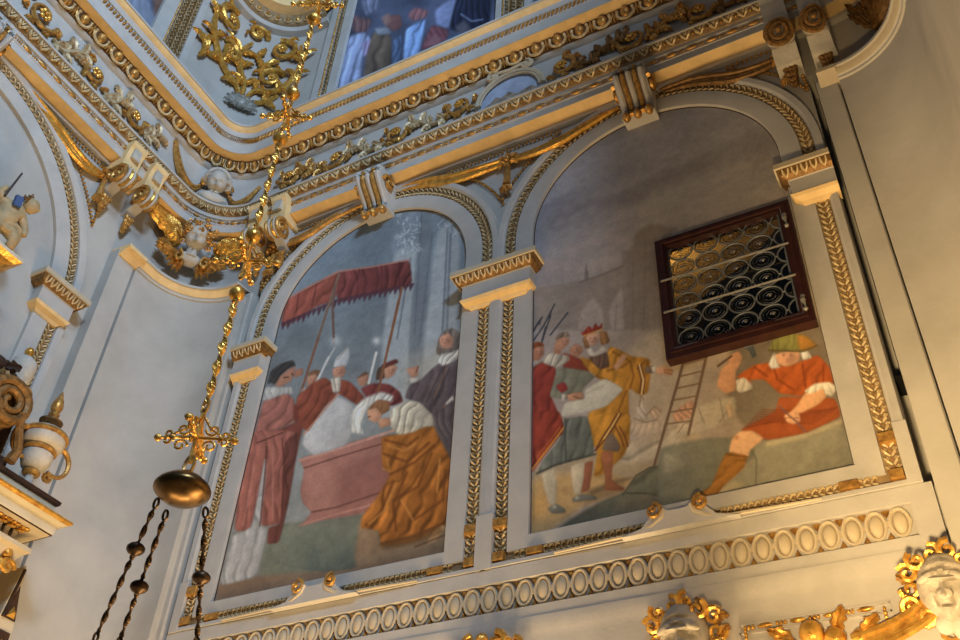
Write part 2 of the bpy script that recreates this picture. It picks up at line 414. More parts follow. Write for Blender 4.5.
def console(tc, label, z1=10.215, front=.31):
    cs = thing('scroll_console', label, 'console', S(tc, 0, 9.3), 'paired consoles under the main cornice')
    w = .105
    MB().grid([[(tc - w, 0, z), (tc - w, front + o, z), (tc + w, front + o, z), (tc + w, 0, z)] for o, z in ((-.03, 9.86), (-.02, 10.0), (0, 10.12), (.03, 10.16), (.04, z1), (.0, z1 + .01))], False, False, True).build('block', WARMLIT, cs, smooth=None)
    MB().box(tc - w * .5, tc + w * .5, front - .06, front + .025, 9.99, 10.14).build('white_tablet', WHITE, cs, smooth=None)
    pr = []
    for k in range(25):
        f = k / 24; a = PI * .5 - f * PI * 3.0; r = .125 * (1 - .55 * f); pr.append((.235 + r * math.cos(a), 9.73 + r * math.sin(a)))
    MB().grid([[(t, 0.0, 9.9)] + [(t, p, z) for p, z in pr[:10]] + [(t, 0.0, 9.52)] for t in (tc - w * .6, tc + w * .6)], False, False, True).build('body', STUCCO, cs, smooth=.6)
    for sg in (-1, 1):
        b = MB(); b.tube([(tc + sg * w * .72, p, z) for p, z in pr], [.030 - .014 * k / 24 for k in range(25)], 7, hint=(1, 0, 0)); b.ell((tc + sg * (w * .75), .235, 9.73), (.03, .04, .04), 8, 6)
        b.build('side_scroll', OLDGOLD, cs)
    for dt, m_ in ((-.028, WHITE), (0.012, GOLD), (.044, WHITE)):
        b = MB(); b.tube([(tc + dt, .25, 9.98), (tc + dt, .27, 9.90)] + [(tc + dt, p + .012, z + .0) for p, z in pr[:11]], .02, 6, hint=(1, 0, 0)); b.build('front_rib', m_, cs)
    b = MB()
    for k in range(4):
        zz = 9.47 - .055 * k; s_ = 1 - k * .16
        for j in (-1, 0, 1): b.ell((tc + j * .035 * s_, .10 - .012 * k, zz), (.026 * s_, .028, .042), 7, 5, E2R(ry=j * .5))
    b.build('husk_drop', OLDGOLD, cs)
console(TL(-1.62), 'left one of two scrolled consoles at the left end of the curved corner')
console(TL(-1.27), 'right one of two scrolled consoles at the left end of the curved corner')
console(-6.42, 'left one of two scrolled consoles beside the hanging chain, mostly behind its ball')
console(-6.08, 'right one of two scrolled consoles beside the hanging chain, above the canopy fresco corner')
def snail(tc, label, z=9.62):
    cs = thing('volute_console', label, 'console', S(tc, 0, 9.3), 'large round volute consoles at the top right')
    w = .11
    MB().grid([[(tc - w, 0, zz), (tc - w, pp, zz), (tc + w, pp, zz), (tc + w, 0, zz)] for pp, zz in ((.20, 9.36), (.30, 9.5), (.34, 9.9), (.36, 10.16), (.42, 10.3))], False, False, True).build('block', WHITE, cs, smooth=None)
    R = E2R(rx=-2.1)
    b = MB(); b.lathe([(.125, -.08), (.135, 0), (.12, .03)], (tc, .34, z), 16, R); b.build('drum', WHITE, cs)
    b = MB()
    for ring, rr in ((.115, .03), (.07, .022)):
        b.tube([Vector((tc, .36, z)) + R @ Vector((ring * math.cos(a), ring * math.sin(a), .04 if ring > .1 else .075)) for a in [2 * PI * k / 16 for k in range(16)]], rr, 6, True)
    b.ell(Vector((tc, .36, z)) + R @ Vector((0, 0, .1)), .035, 8, 6); b.build('gilt_volute', BROWNG, cs)
    b = MB()
    for k in range(4):
        s_ = 1 - k * .15
        for j in (-1, 0, 1): b.ell((tc + j * .04 * s_, .14 - .015 * k, 9.36 - .06 * k), (.028 * s_, .03, .045), 7, 5, E2R(ry=j * .5))
    b.build('husk_drop', BROWNG, cs)
snail(-.26, 'lower left round volute console at the right end of the cornice, over the tan pier')
snail(.06, 'upper right round volute console at the cornice end, cut by the top edge')

# ------------------------------------------------------------------ acanthus scrollwork
def leaf(b, x, z, ang, L, w, p=.06, lift=.03, curl=.4):
    n = 7; rows = []
    for k in range(n + 1):
        f = k / n; a = ang + curl * f * f; 
        cx = x + L * f * math.cos(ang + curl * f * .5); cz = z + L * f * math.sin(ang + curl * f * .5)
        ww = w * math.sin(PI * min(1, f * .93 + .07)) ** .7 * (1 + .25 * math.cos(f * 22)); nx, nz = -math.sin(a), math.cos(a)
        pp = p + lift * math.sin(PI * f * .9)
        rows.append([(cx + nx * ww, pp - .02, cz + nz * ww), (cx + nx * ww * .5, pp + .012, cz + nz * ww * .5), (cx, pp - .004, cz), (cx - nx * ww * .5, pp + .012, cz - nz * ww * .5), (cx - nx * ww, pp - .02, cz - nz * ww), (cx, pp - .035, cz)])
    b.grid(rows, True, False, True)
def rosette(b, x, z, r, p, n=6):
    for k in range(n):
        a = 2 * PI * k / n; b.ell((x + r * .62 * math.cos(a), p, z + r * .62 * math.sin(a)), (r * .36, r * .28, r * .36), 7, 5)
    b.ell((x, p + r * .2, z), r * .3, 8, 6)
def rinceau(parent, items, p0):
    """items: (x,z,r,dir,start angle) scrolls; returns nothing, builds gilded parts"""
    for i, (x, z, r, d, a0) in enumerate(items):
        b = MB(); b.tube(spiral(x, z, r, 1.25, a0, d, 20, p0 + .03, .02), [.034 * (r / .2) ** .5 * (1 - .5 * k / 20) for k in range(21)], 6, hint=(0, 1, 0))
        for k in range(5):
            a = a0 + d * k * .9; leaf(b, x + r * .95 * math.cos(a), z + r * .95 * math.sin(a), a + d * .7, r * .62, r * .2, p0 + .03, .03, d * .8)
        so = b.build('scroll', OLDGOLD, parent)
        b = MB(); rosette(b, x, z, r * .42, p0 + .06); b.build('rosette', GOLD, so)
def stem(parent, pts, p0, r=.028, m=None, leaves=True):
    b = MB(); P = [Vector((x, p0 + .03, z)) for x, z in pts]
    # Catmull-Rom
    out = []
    for i in range(len(P) - 1):
        a, b0, c, d = P[max(0, i - 1)], P[i], P[i + 1], P[min(len(P) - 1, i + 2)]
        for k in range(6):
            f = k / 6; out.append(.5 * ((2 * b0) + (c - a) * f + (2 * a - 5 * b0 + 4 * c - d) * f * f + (3 * b0 - a - 3 * c + d) * f ** 3))
    out.append(P[-1]); n = len(out)
    b.tube(out, [r * (.6 + .4 * math.sin(PI * k / (n - 1))) for k in range(n)], 6, hint=(0, 1, 0))
    if leaves:
        for k in range(2, n - 1, 4):
            d = out[k + 1] - out[k - 1]; a = math.atan2(d.z, d.x)
            for sg in (-1, 1): leaf(b, out[k].x, out[k].z, a + sg * .7, r * 5.5, r * 1.5, p0 + .03, .03, sg * .8)
    b.build('acanthus_stem', m or OLDGOLD, parent)
# back wall frieze, left of the cartouche
a1 = thing('acanthus_relief', 'gilded acanthus scrolls on the frieze left of the pale cartouche', 'relief', S(-4.9, .2, 10.36), 'acanthus reliefs of the frieze')
rinceau(a1, [(-3.74, 10.72, .17, 1, 2.6), (-4.58, 10.68, .16, -1, 0), (-5.42, 10.66, .17, 1, 3), (-6.1, 10.68, .15, -1, 0)], .2)
stem(a1, [(-3.86, 10.60), (-4.1, 10.58), (-4.3, 10.74), (-4.45, 10.78)], .2, .03, SILVERG); stem(a1, [(-4.72, 10.6), (-4.95, 10.55), (-5.15, 10.74), (-5.3, 10.76)], .2, .03, SILVERG); stem(a1, [(-5.56, 10.56), (-5.75, 10.6), (-5.9, 10.76), (-6.05, 10.76)], .2, .028)
a2 = thing('acanthus_relief', 'gilded acanthus scrolls on the frieze right of the pale cartouche', 'relief', S(-1.4, .2, 10.36), 'acanthus reliefs of the frieze')
rinceau(a2, [(-2.48, 10.68, .17, -1, 1.5), (-1.68, 10.66, .17, 1, 3), (-.95, 10.68, .16, -1, 0)], .2)
stem(a2, [(-2.36, 10.58), (-2.15, 10.56), (-2.0, 10.7), (-1.85, 10.76), (-1.75, 10.78)], .2, .028, BROWNG); stem(a2, [(-1.55, 10.56), (-1.4, 10.62), (-1.25, 10.78), (-1.05, 10.8)], .2, .03); stem(a2, [(-.85, 10.58), (-.6, 10.6), (-.4, 10.76), (-.2, 10.7)], .2, .028, BROWNG)
a3 = thing('acanthus_relief', 'gilded acanthus scrolls with silver leaves on the left wall frieze', 'relief', S(TL(-2.3), .2, 10.36), 'acanthus reliefs of the frieze')
rinceau(a3, [(TL(-3.2), 10.70, .2, -1, 0), (TL(-2.42), 10.66, .17, 1, 2.0), (TL(-1.78), 10.64, .16, -1, .4), (TL(-3.85), 10.7, .18, 1, 0)], .2)
stem(a3, [(TL(-3.0), 10.55), (TL(-2.85), 10.52), (TL(-2.7), 10.7), (TL(-2.55), 10.78)], .2, .034, SILVERG); stem(a3, [(TL(-2.25), 10.56), (TL(-2.1), 10.52), (TL(-2.0), 10.7), (TL(-1.88), 10.76)], .2, .034, SILVERG); stem(a3, [(TL(-1.62), 10.54), (TL(-1.5), 10.6), (TL(-1.38), 10.76)], .2, .03, SILVERG)
# the cartouche
cc = thing('frieze_cartouche', 'pale blue and white cartouche with a gold painted landscape in the middle of the frieze', 'cartouche', S(-3.1, .2, 10.4))
b = MB(); poly = [(-3.1 + .40 * math.cos(a), 10.50 + (.40 if math.sin(a) > 0 else .13) * math.sin(a)) for a in [2 * PI * k / 36 for k in range(36)]]; b.prism(poly, .2, .235); b.build('field', mat('cartouche_blue', (176, 186, 204), .7, var=.12, scale=5), cc)
b = MB(); b.tube([(x, .25, z) for x, z in poly[0:19]], .035, 7, hint=(0, 1, 0)); b.tube([(-3.1 + .36 * math.cos(a), .262, 10.5 + .35 * math.sin(a)) for a in [PI * k / 20 for k in range(21)]], .016, 5, hint=(0, 1, 0)); b.build('rim', TAN, cc)
b = MB(); 
for sg in (-1, 1): b.tube(spiral(-3.1 + sg * .2, 10.93, .08, 1.2, PI / 2, -sg, 14, .27), .028, 6, hint=(0, 1, 0)); b.ell((-3.1 + sg * .2, .27, 10.93), .04, 8, 6)
b.tube([(-3.28, .26, 10.98), (-3.1, .28, 10.92), (-2.92, .26, 10.98)], .03, 6); b.build('crest_scroll', TAN, cc)
b = MB(); b.prism([(-3.46, 10.46), (-3.34, 10.50), (-3.28, 10.58), (-3.2, 10.53), (-3.12, 10.6), (-3.02, 10.5), (-2.85, 10.55), (-2.76, 10.47), (-2.85, 10.41), (-3.1, 10.38), (-3.35, 10.41)], .235, .243); b.build('painted_landscape', mat('cartouche_ochre', (168, 150, 128), .8, var=.3, scale=18), cc, smooth=None)
# curved corner attic relief
a4 = thing('corner_acanthus_relief', 'large gilded acanthus scrollwork on the curved attic wall in the corner', 'relief', S(-7.4, 0, 12.5))
def volute(x, z, r, d, a0, turns=1.4, th=.05, m_=None):
    b = MB(); b.tube(spiral(x, z, r, turns, a0, d, 26, .06, .03), [th * (1 - .55 * k / 26) for k in range(27)], 7, hint=(0, 1, 0))
    for k in range(3): a = a0 + d * (.5 + k * 1.5); leaf(b, x + r * .95 * math.cos(a), z + r * .95 * math.sin(a), a + d * .5, r * .7, r * .16, .05, .04, d * 1.1)
    so = b.build('scroll', m_ or GOLD, a4); b = MB(); rosette(b, x, z, r * .34, .09); b.build('rosette', GOLD, so)
volute(-7.95, 14.02, .25, 1, PI * .4); volute(-7.80, 13.42, .20, -1, PI * .7); volute(-7.02, 13.98, .25, -1, PI * .6); volute(-7.06, 13.28, .21, 1, PI * .2); volute(-7.46, 14.2, .17, 1, 0)
for i_, pts in enumerate(([(-7.42, 12.62), (-7.52, 12.9), (-7.85, 13.1), (-8.1, 13.4), (-8.2, 13.8), (-8.05, 14.2)], [(-7.40, 12.62), (-7.42, 13.0), (-7.56, 13.3), (-7.62, 13.6), (-7.5, 13.95)], [(-7.36, 12.62), (-7.25, 12.95), (-6.95, 13.02), (-6.72, 13.3), (-6.66, 13.7), (-6.75, 14.1)], [(-7.62, 13.6), (-7.4, 13.72), (-7.25, 13.6), (-7.05, 13.5)], [(-7.9, 13.1), (-8.1, 13.0), (-8.22, 13.1), (-8.26, 13.24)], [(-7.36, 12.66), (-7.1, 12.74), (-6.9, 12.92)])):
    stem(a4, pts, .01, .05 if i_ < 3 else .04, GOLD if i_ % 2 == 0 else GOLD, leaves=False)
    for k in range(1, len(pts) - 1):
        d_ = (pts[k + 1][0] - pts[k - 1][0], pts[k + 1][1] - pts[k - 1][1]); a = math.atan2(d_[1], d_[0])
        for sg in (-1, 1): b = MB(); leaf(b, pts[k][0], pts[k][1], a + sg * .6, .27, .055, .04, .05, sg * 1.0); b.build('acanthus_leaf', GOLD, a4)
sp = MB()
for k in range(9):
    a = PI * (-.05 + 1.1 * k / 8); leaf(sp, -7.38, 12.52, a, .26, .05, .05, .05, .3 * math.cos(a))
sp.ell((-7.38, .08, 12.55), (.12, .07, .09), 10, 7); sp.build('silvery_palmette', SHELL, a4)
# attic cornice over the corner relief
ac = struct('trim_8', S(-7.3, 0, 14.5))
band('cornice_bed', [(0, 14.42), (.10, 14.44), (.13, 14.5)], TL(-1.15), -6.3, STUCCO, ac)
band('egg_ground', [(.13, 14.5), (.17, 14.52), (.22, 14.62), (.23, 14.66)], TL(-1.15), -6.3, UMBER, ac)
band('warm_lit_corona', [(.23, 14.66), (.38, 14.68), (.38, 14.86), (.46, 14.95), (0, 15.0)], TL(-1.15), -6.3, WARMLIT, ac)
eg, dr = MB(), MB()
for t in units(.2, TL(-1.1), -6.3):
    eg.ell((t, .19, 14.585), (.04, .04, .055), 8, 6, R45); dr.tube([(t + .075 * math.sin(a), .19, 14.6 - .07 * math.cos(a)) for a in [-2 + 4 * k / 8 for k in range(9)]], .013, 5)
eg.build('egg_ornament', OLDGOLD, ac); dr.build('egg_shell_ornament', PALEGOLD, ac)
# frames of the attic paintings
af = struct('trim_9', S(-4.7, 0, 11.7))
for x0, x1, m_, p in ((-6.02, -5.885, STUCCO, .06), (-6.13, -6.02, BROWNG, .03), (-6.28, -6.13, STUCCO, .06), (-3.455, -3.34, STUCCO, .06), (-3.34, -3.05, BROWNG, .03), (-3.05, -2.95, STUCCO, .06), (-2.95, 0.0, mat('attic_blue_panel', (92, 100, 120), .8, var=.2, scale=2), .01),
                      (TL(-1.95), TL(-1.72), STUCCO, .06), (TL(-1.72), TL(-1.44), BROWNG, .03), (TL(-1.44), TL(-1.34), STUCCO, .06)):
    MB().box(x0, x1, 0, p, 11.6, 15.6).build('frame_upright', m_, af, smooth=None)
lf = MB()
for x0, x1 in ((-6.13, -6.02), (-3.34, -3.05), (TL(-1.72), TL(-1.44))):
    z = 12.0; w = x1 - x0
    while z < 15.0:
        for k in range(max(1, round(w / .09))):
            cx = x0 + w * (k + .5) / max(1, round(w / .09))
            for sg in (-1, 1): lf.tube([(cx, .035, z), (cx + sg * .03, .05, z + .03), (cx + sg * .02, .045, z + .06)], .009, 4)
        z += .085
lf.build('frame_leaf_ornament', SILVERG, af)
for x0 in (TL(-1.74), -6.135, -3.35):
    r_ = MB(); z = 12.0
    while z < 15.2: r_.ell((x0, .06, z), (.016, .02, .022), 5, 5); z += .045
    r_.build('frame_bead_row', OLDGOLD, af)

# ------------------------------------------------------------------ gilded swags in the spandrels
def strands(b, pts, r, p0=.05, n=3, spread=.03, taper=True, pb=.04):
    P = [Vector((x, 0, z)) for x, z in pts]; out = []
    for i in range(len(P) - 1):
        a, b0, c, d = P[max(0, i - 1)], P[i], P[i + 1], P[min(len(P) - 1, i + 2)]
        for k in range(6):
            f = k / 6; out.append(.5 * ((2 * b0) + (c - a) * f + (2 * a - 5 * b0 + 4 * c - d) * f * f + (3 * b0 - a - 3 * c + d) * f ** 3))
    out.append(P[-1]); N = len(out)
    for s_ in range(n):
        o = (s_ - (n - 1) / 2) * spread; path = []; rr = []
        for k, v in enumerate(out):
            d = out[min(k + 1, N - 1)] - out[max(k - 1, 0)]; d.normalize(); f = k / (N - 1)
            e = math.sin(PI * (.12 + .8 * f)) if taper else 1
            path.append((v.x - d.z * o * e, p0 + pb * e + .012 * math.cos(s_ * 2.1), v.z + d.x * o * e)); rr.append(r * (.35 + .65 * e))
        b.tube(path, rr, 6, hint=(0, 1, 0))
def tassel(parent, x, z0, z1, p, m):
    b = MB(); b.tube([(x, p, z0), (x, p + .01, z0 - (z0 - z1) * .4), (x, p + .02, z1 + .10)], [.022, .034, .045], 7)
    for k in range(7):
        a = -.9 + 1.8 * k / 6; b.tube([(x + .03 * math.sin(a), p + .02, z1 + .11), (x + .075 * math.sin(a), p + .035 * math.cos(a) + .02, z1 + .04), (x + .085 * math.sin(a), p + .02, z1 - .01)], [.014, .018, .008], 5)
    b.build('tassel', m, parent)
def bow(parent, x, z, p, m, r=.07):
    b = MB()
    for k in range(6):
        a = 2 * PI * k / 6 + .3; leaf(b, x, z, a, r * 1.9, r * .45, p, .05, .5)
    b.ell((x, p + .05, z), r * .55, 8, 6); b.build('bow', m, parent)
def swag(label, x, z, runs, tz, m=GOLD):
    sw = thing('gilded_swag', label, 'swag', S(x, 0, tz), 'gilded ribbon swags in the spandrels')
    for r_ in runs:
        b = MB(); strands(b, r_, .032, .03, 3, .042); b.build('ribbon', m, sw)
        b = MB(); strands(b, [(q[0], q[1] + .055) for q in r_], .013, .025, 1); b.build('cord', SILVERG, sw)
    tassel(sw, x, z, tz, .045, OLDGOLD); bow(sw, x, z, .04, OLDGOLD)
    return sw
swag('gilded ribbon swag knotted in the spandrel between the two fresco arches', -3.19, 9.66, [[(-3.22, 9.68), (-3.5, 9.66), (-3.85, 9.68), (-4.2, 9.80), (-4.55, 9.88)], [(-3.15, 9.66), (-2.9, 9.62), (-2.6, 9.64), (-2.25, 9.76), (-1.95, 9.86)]], 9.18)
swag('gilded ribbon swag left of the canopy fresco arch, beside the paired consoles', -6.22, 9.66, [[(-6.2, 9.68), (-6.0, 9.64), (-5.75, 9.66), (-5.4, 9.80), (-5.0, 9.86)]], 9.22, OLDGOLD)
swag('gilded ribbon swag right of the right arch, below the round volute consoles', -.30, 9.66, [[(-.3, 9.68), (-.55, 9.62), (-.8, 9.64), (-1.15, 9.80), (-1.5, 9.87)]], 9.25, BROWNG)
swag('long gilded ribbon swag on the left wall arch, ending beside the left consoles', TL(-1.70), 9.76, [[(TL(-1.72), 9.74), (TL(-1.95), 9.66), (TL(-2.2), 9.68), (TL(-2.55), 9.80), (TL(-2.9), 9.9)]], 9.34, GOLD)

# ------------------------------------------------------------------ heads
def g2(x, z, cx, cz, sx, sz): return math.exp(-((x - cx) / sx) ** 2 - ((z - cz) / sz) ** 2)
def face_head(b, c, s, R, nu=34, nv=26, grim=0.0, amp=1.0):
    rows = []; c = Vector(c)
    for i in range(nv + 1):
        th = -PI / 2 + PI * i / nv; row = []
        ct = max(math.cos(th), .02)
        for j in range(nu):
            ph = 2 * PI * j / nu; x, y, z = ct * math.sin(ph), ct * math.cos(ph), math.sin(th)
            px, py, pz = x * .78, y * .88, z
            if z < 0: px *= 1 - .22 * z * z
            if y > 0:
                w = y ** .5; d = 0
                d += .26 * g2(x, z, 0, -.12, .13, .13) + .14 * g2(x, z, 0, .08, .09, .22)
                for sg in (-1, 1):
                    d += -.13 * g2(x, z, sg * .33, .12, .2, .13) + .09 * g2(x, z, sg * .33, .11, .11, .06) + .07 * g2(x, z, sg * .45, -.25, .22, .2) + .06 * g2(x, z, sg * .13, -.16, .07, .07)
                    d += (.06 + .12 * grim) * g2(x, z, sg * .32, .31, .24, .06)
                d += .08 * g2(x, z, 0, -.36, .19, .045) - .10 * g2(x, z, 0, -.44, .2, .035) + .09 * g2(x, z, 0, -.52, .16, .05) + .12 * g2(x, z, 0, -.78, .22, .14)
                if grim:
                    d += grim * (.07 * math.sin(z * 26 + 6 * abs(x)) * g2(x, z, 0, .6, .6, .3) - .10 * g2(x, z, .28, -.35, .06, .2) - .10 * g2(x, z, -.28, -.35, .06, .2))
                py += d * w * amp
            row.append(c + R @ (Vector((px, py, pz)) * s))
        rows.append(row)
    b.grid(rows, True, False, True)
def curls(b, c, s, R, angs, rad, cr, p=.1, jit=.2, turns=1.3):
    c = Vector(c)
    for k, a in enumerate(angs):
        rr = rad * (1 + jit * math.sin(k * 2.7)); o = Vector((rr * math.cos(a), p + .2 * math.sin(k * 1.9), rr * math.sin(a))); d = 1 if k % 2 else -1
        b.tube([c + R @ ((o + Vector((cr * (1 - .8 * f) * math.cos(a + d * f * turns * 2 * PI), .25 * cr + .3 * cr * f, cr * (1 - .8 * f) * math.sin(a + d * f * turns * 2 * PI)))) * s) for f in [q / 12 for q in range(13)]], [s * cr * .34 * (1 - .4 * q / 12) for q in range(13)], 5, hint=(0, 1, 0))
def wing(b, c, ang, L, n=6, fan=.9, p=.06, w=.05, rows=3):
    for r_ in range(rows):
        l = L * (1 - .28 * r_)
        for k in range(n):
            a = ang + fan * ((k + .5 * (r_ % 2)) / (n - 1) - .5)
            leaf(b, c[0] + L * .1 * math.cos(a), c[1] + L * .1 * math.sin(a), a, l * (1 - .2 * abs(k / (n - 1) - .5)), w * (1 - .12 * r_), p + .022 * r_, .03, .12)
def ff(b, name, m, par, rg): return b.build(name, m, par, rigid=rg)
ch = thing('cherub_head', 'white cherub face with gold curls and large gold wings, above the curved corner cornice', 'cherub', S(-7.36, .1, 9.1), 'winged cherub heads')
Rh = E2R(rx=-.8, rz=.1); hc = (-7.39, .28, 9.75); rg = (hc[0], hc[1])
b = MB(); face_head(b, hc, .18, Rh, amp=1.7); ff(b, 'face', WHITE, ch, rg)
b = MB(); curls(b, hc, .185, Rh, [PI * (-.18 + 1.36 * k / 14) for k in range(15)], .88, .17, .12); curls(b, hc, .185, Rh, [PI * (.05 + .9 * k / 9) for k in range(10)], .72, .2, .42); curls(b, hc, .185, Rh, [PI * (-.15 + 1.3 * k / 12) for k in range(13)], 1.0, .17, -.15); ff(b, 'curly_hair', OLDGOLD, ch, rg)
b = MB(); b.lathe([(.075, -.04), (.062, .08), (.055, .16)], (-7.39, .22, 9.50), 10); b.ell((-7.39, .17, 9.47), (.17, .10, .08), 12, 7); ff(b, 'neck', WHITE, ch, rg)
b = MB(); wing(b, (-7.56, 9.60), PI * .70, .68, 7, .6, .10, .07, 3); wing(b, (-7.60, 9.72), PI * .86, .5, 5, .5, .10, .06, 2); b.build('wing', GOLD, ch)
b = MB(); wing(b, (-7.14, 9.72), PI * .12, .46, 7, .8, .10, .06, 3); b.build('wing', GOLD, ch)
for sg, x in ((-1, -7.50), (1, -7.24)):
    b = MB(); wing(b, (x, 9.46), -PI / 2 + sg * .9, .24, 6, 1.7, .17, .045, 2); b.tube(spiral(x + sg * .10, 9.40, .09, 1.1, PI / 2, sg, 14, .26), .022, 6, hint=(0, 1, 0)); wing(b, (x + sg * .14, 9.42), sg * .5 if sg > 0 else PI - .5, .26, 5, .8, .14, .04, 2); b.build('feather_collar', OLDGOLD, ch)
fh = thing('cherub_head', 'white cherub bust on the frieze in the corner, between two slim gold scrolls', 'cherub', S(-7.3, .2, 10.4), 'winged cherub heads')
hc = (-7.36, .34, 10.66); rg = (hc[0], hc[1]); Rf = E2R(rx=-.8, rz=.1)
b = MB(); face_head(b, hc, .155, Rf, amp=1.7); ff(b, 'face', WHITE, fh, rg)
b = MB(); curls(b, hc, .15, Rf, [PI * (0 + 1. * k / 9) for k in range(10)], .84, .18, .0); b.tube([Vector(hc) + Rf @ Vector((.15 * math.cos(a), -.03, .165 * math.sin(a))) for a in [PI * (-.15 + 1.3 * k / 14) for k in range(15)]], .035, 7, hint=(0, 1, 0)); ff(b, 'hair', STUCCO, fh, rg)
b = MB(); b.ell((-7.36, .26, 10.44), (.19, .10, .09), 12, 8); b.lathe([(.065, 0), (.055, .12)], (-7.36, .30, 10.48), 10); ff(b, 'shoulders', WHITE, fh, rg)
for pts in ([(-7.58, 10.62), (-7.72, 10.48), (-7.95, 10.5), (-8.12, 10.7), (-8.2, 10.92)], [(-7.12, 10.62), (-6.98, 10.47), (-6.8, 10.5), (-6.67, 10.62), (-6.58, 10.74)]):
    b = MB(); strands(b, pts, .034, .2, 2, .04); x, z = pts[0]; b.tube(spiral(x, z + .03, .08, 1.1, 0, 1, 12, .27), .026, 6, hint=(0, 1, 0)); b.ell((x, .27, z + .03), .03, 7, 5); b.build('gilt_scroll', OLDGOLD, fh)
rw = thing('gilded_wing', 'dark gilded feathered wing above the right niche cornice, cut by the top edge', 'relief', S(.85, 0, 9.1))
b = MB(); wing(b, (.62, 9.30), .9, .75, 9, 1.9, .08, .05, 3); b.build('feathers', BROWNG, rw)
# ------------------------------------------------------------------ lower wall: oval frieze, masks, panel
lw = struct('trim_10', S(-3, 0, 4.5))
MB().grid([[(t, p, z) for p, z in ((.0, 4.992), (.065, 4.99), (.065, 4.875), (.03, 4.87), (.03, 4.655), (.065, 4.65), (.065, 4.57), (.072, 4.565), (.076, 4.50), (.065, 4.45), (.06, 4.40), (.06, 3.2), (0, 3.2))] for t in (-6.33, -.105)]).build('dado_face', STUCCO, lw, smooth=.4)
for t0, t1 in ((-.255, -.105),): MB().box(t0, t1, 0, .0655, 4.6, 4.989).build('frieze_end', STUCCO, lw, smooth=None)
first = None
gm = MB(); x = -.345 - .07155
while x > -5.85:
    for sz in (-1, 1): gm.grid([[(x - .03, .031, 4.763 + sz * .104), (x + .03, .031, 4.763 + sz * .104), (x, .031, 4.763 + sz * .045)], [(x - .014, .045, 4.763 + sz * .096), (x + .014, .045, 4.763 + sz * .096), (x, .045, 4.763 + sz * .068)]], True, False, True)
    x -= .1431
gm.build('gilt_corner_leaf', OLDGOLD, lw, smooth=None)
mo = MB()
mo.tube([(.058 * math.cos(a), .05, .094 * math.sin(a)) for a in [2 * PI * k / 24 for k in range(24)]], .0105, 6, True, hint=(0, 1, 0))
mo.tube([(.048 * math.cos(a), .042, .083 * math.sin(a)) for a in [2 * PI * k / 24 for k in range(24)]], .005, 5, True, hint=(0, 1, 0))
for sg in (-1, 1): mo.box(-.005 + sg * .066, .005 + sg * .066, .03, .055, -.02, .02)
mb = MB(); mb.ell((0, .038, 0), (.043, .026, .078), 14, 9)
k = 0; x = -.345; ring = boss = None
while x > -5.85:
    if ring is None:
        mr = bpy.data.meshes.new('oval_medallion'); 
        ring = MB(); ring.v = [(a, -c_, e) for a, c_, e in mo.v]; ring.f = mo.f
        o1 = ring.build('oval_medallion', TAN, lw, wall=False); b2 = MB(); b2.v = [(a, -c_, e) for a, c_, e in mb.v]; b2.f = mb.f
        o2 = b2.build('oval_boss', TAN, o1, wall=False); r1, r2 = o1, o2
    else:
        o1 = r1.copy(); C.objects.link(o1); o2 = r2.copy(); C.objects.link(o2); o2.parent = o1
    o1.matrix_parent_inverse = lw.matrix_world.inverted(); o1.location = (x, 0, 4.763)
    x -= .1431; k += 1
def mask(label, x, z, s, ang=0):
    mk = thing('mask_relief', label, 'mask', S(x, .06, z - .3), 'white grotesque masks with gilded manes')
    R = E2R(rx=-.45, ry=ang); c = (x, .17, z)
    b = MB(); face_head(b, c, s, R, 60, 48, 1.3, 1.5)
    for sg in (-1, 1): b.ell(Vector(c) + R @ Vector((sg * s * .42, s * .72, s * .34)), (s * .3, s * .2, s * .13), 10, 7, R @ E2R(ry=sg * .5))
    b.ell(Vector(c) + R @ Vector((0, s * .95, -s * .12)), (s * .24, s * .2, s * .17), 10, 7, R); b.build('face', CARVED, mk)
    b = MB(); curls(b, c, s, R, [PI * (-.28 + 1.56 * k / 11) for k in range(12)], 1.04, .3, -.05, .06, 1.2); b.build('gilded_mane', GOLD, mk)
    b = MB()
    for k in range(9):
        a = PI * (-.25 + 1.5 * k / 8); v = Vector(c) + R @ Vector((s * .92 * math.cos(a), -.3 * s, s * .92 * math.sin(a))); leaf(b, v.x, v.z, a + .4, s * .55, s * .2, .09, .06, .9 if k % 2 else -.9)
    b.build('mane_lock', OLDGOLD, mk)
    return mk
mask('white grotesque mask with gilded mane at the bottom edge, left of the beaded panel', -1.735, 4.20, .20)
mk = mask('white grotesque mask with a gilded mane at the lower right corner, touching the plain pier', -.19, 4.245, .195, .1)
b = MB(); b.ell((-.13, .13, 4.02), (.09, .07, .09), 10, 8); b.ell((-.24, .13, 4.05), (.06, .06, .06), 10, 8); b.build('chin_cloth', WHITE, mk)
cr = thing('gilded_crest', 'top of a gilded scrolled crest at the bottom edge under the middle pilaster', 'relief', S(-3.2, .06, 4.2))
b = MB()
for sg in (-1, 1): b.tube(spiral(-3.2 + sg * .1, 4.40, .075, 1.2, PI / 2, -sg, 14, .12), .028, 6, hint=(0, 1, 0)); b.tube(spiral(-3.2 + sg * .24, 4.36, .06, 1.2, PI / 2, -sg, 14, .11), .022, 6, hint=(0, 1, 0)); leaf(b, -3.2, 4.3, PI / 2 + sg * .8, .24, .05, .09, .05, sg * .5)
b.ell((-3.2, .14, 4.42), .05, 8, 6); b.ell((-3.2, .10, 4.3), (.2, .06, .12), 10, 7); b.build('scrolls', GOLD, cr)
pf = thing('beaded_panel_frame', 'gold bead and reel panel frame at the bottom right, around a fruit relief', 'panel', S(-.97, .06, 3.9))
b = MB()
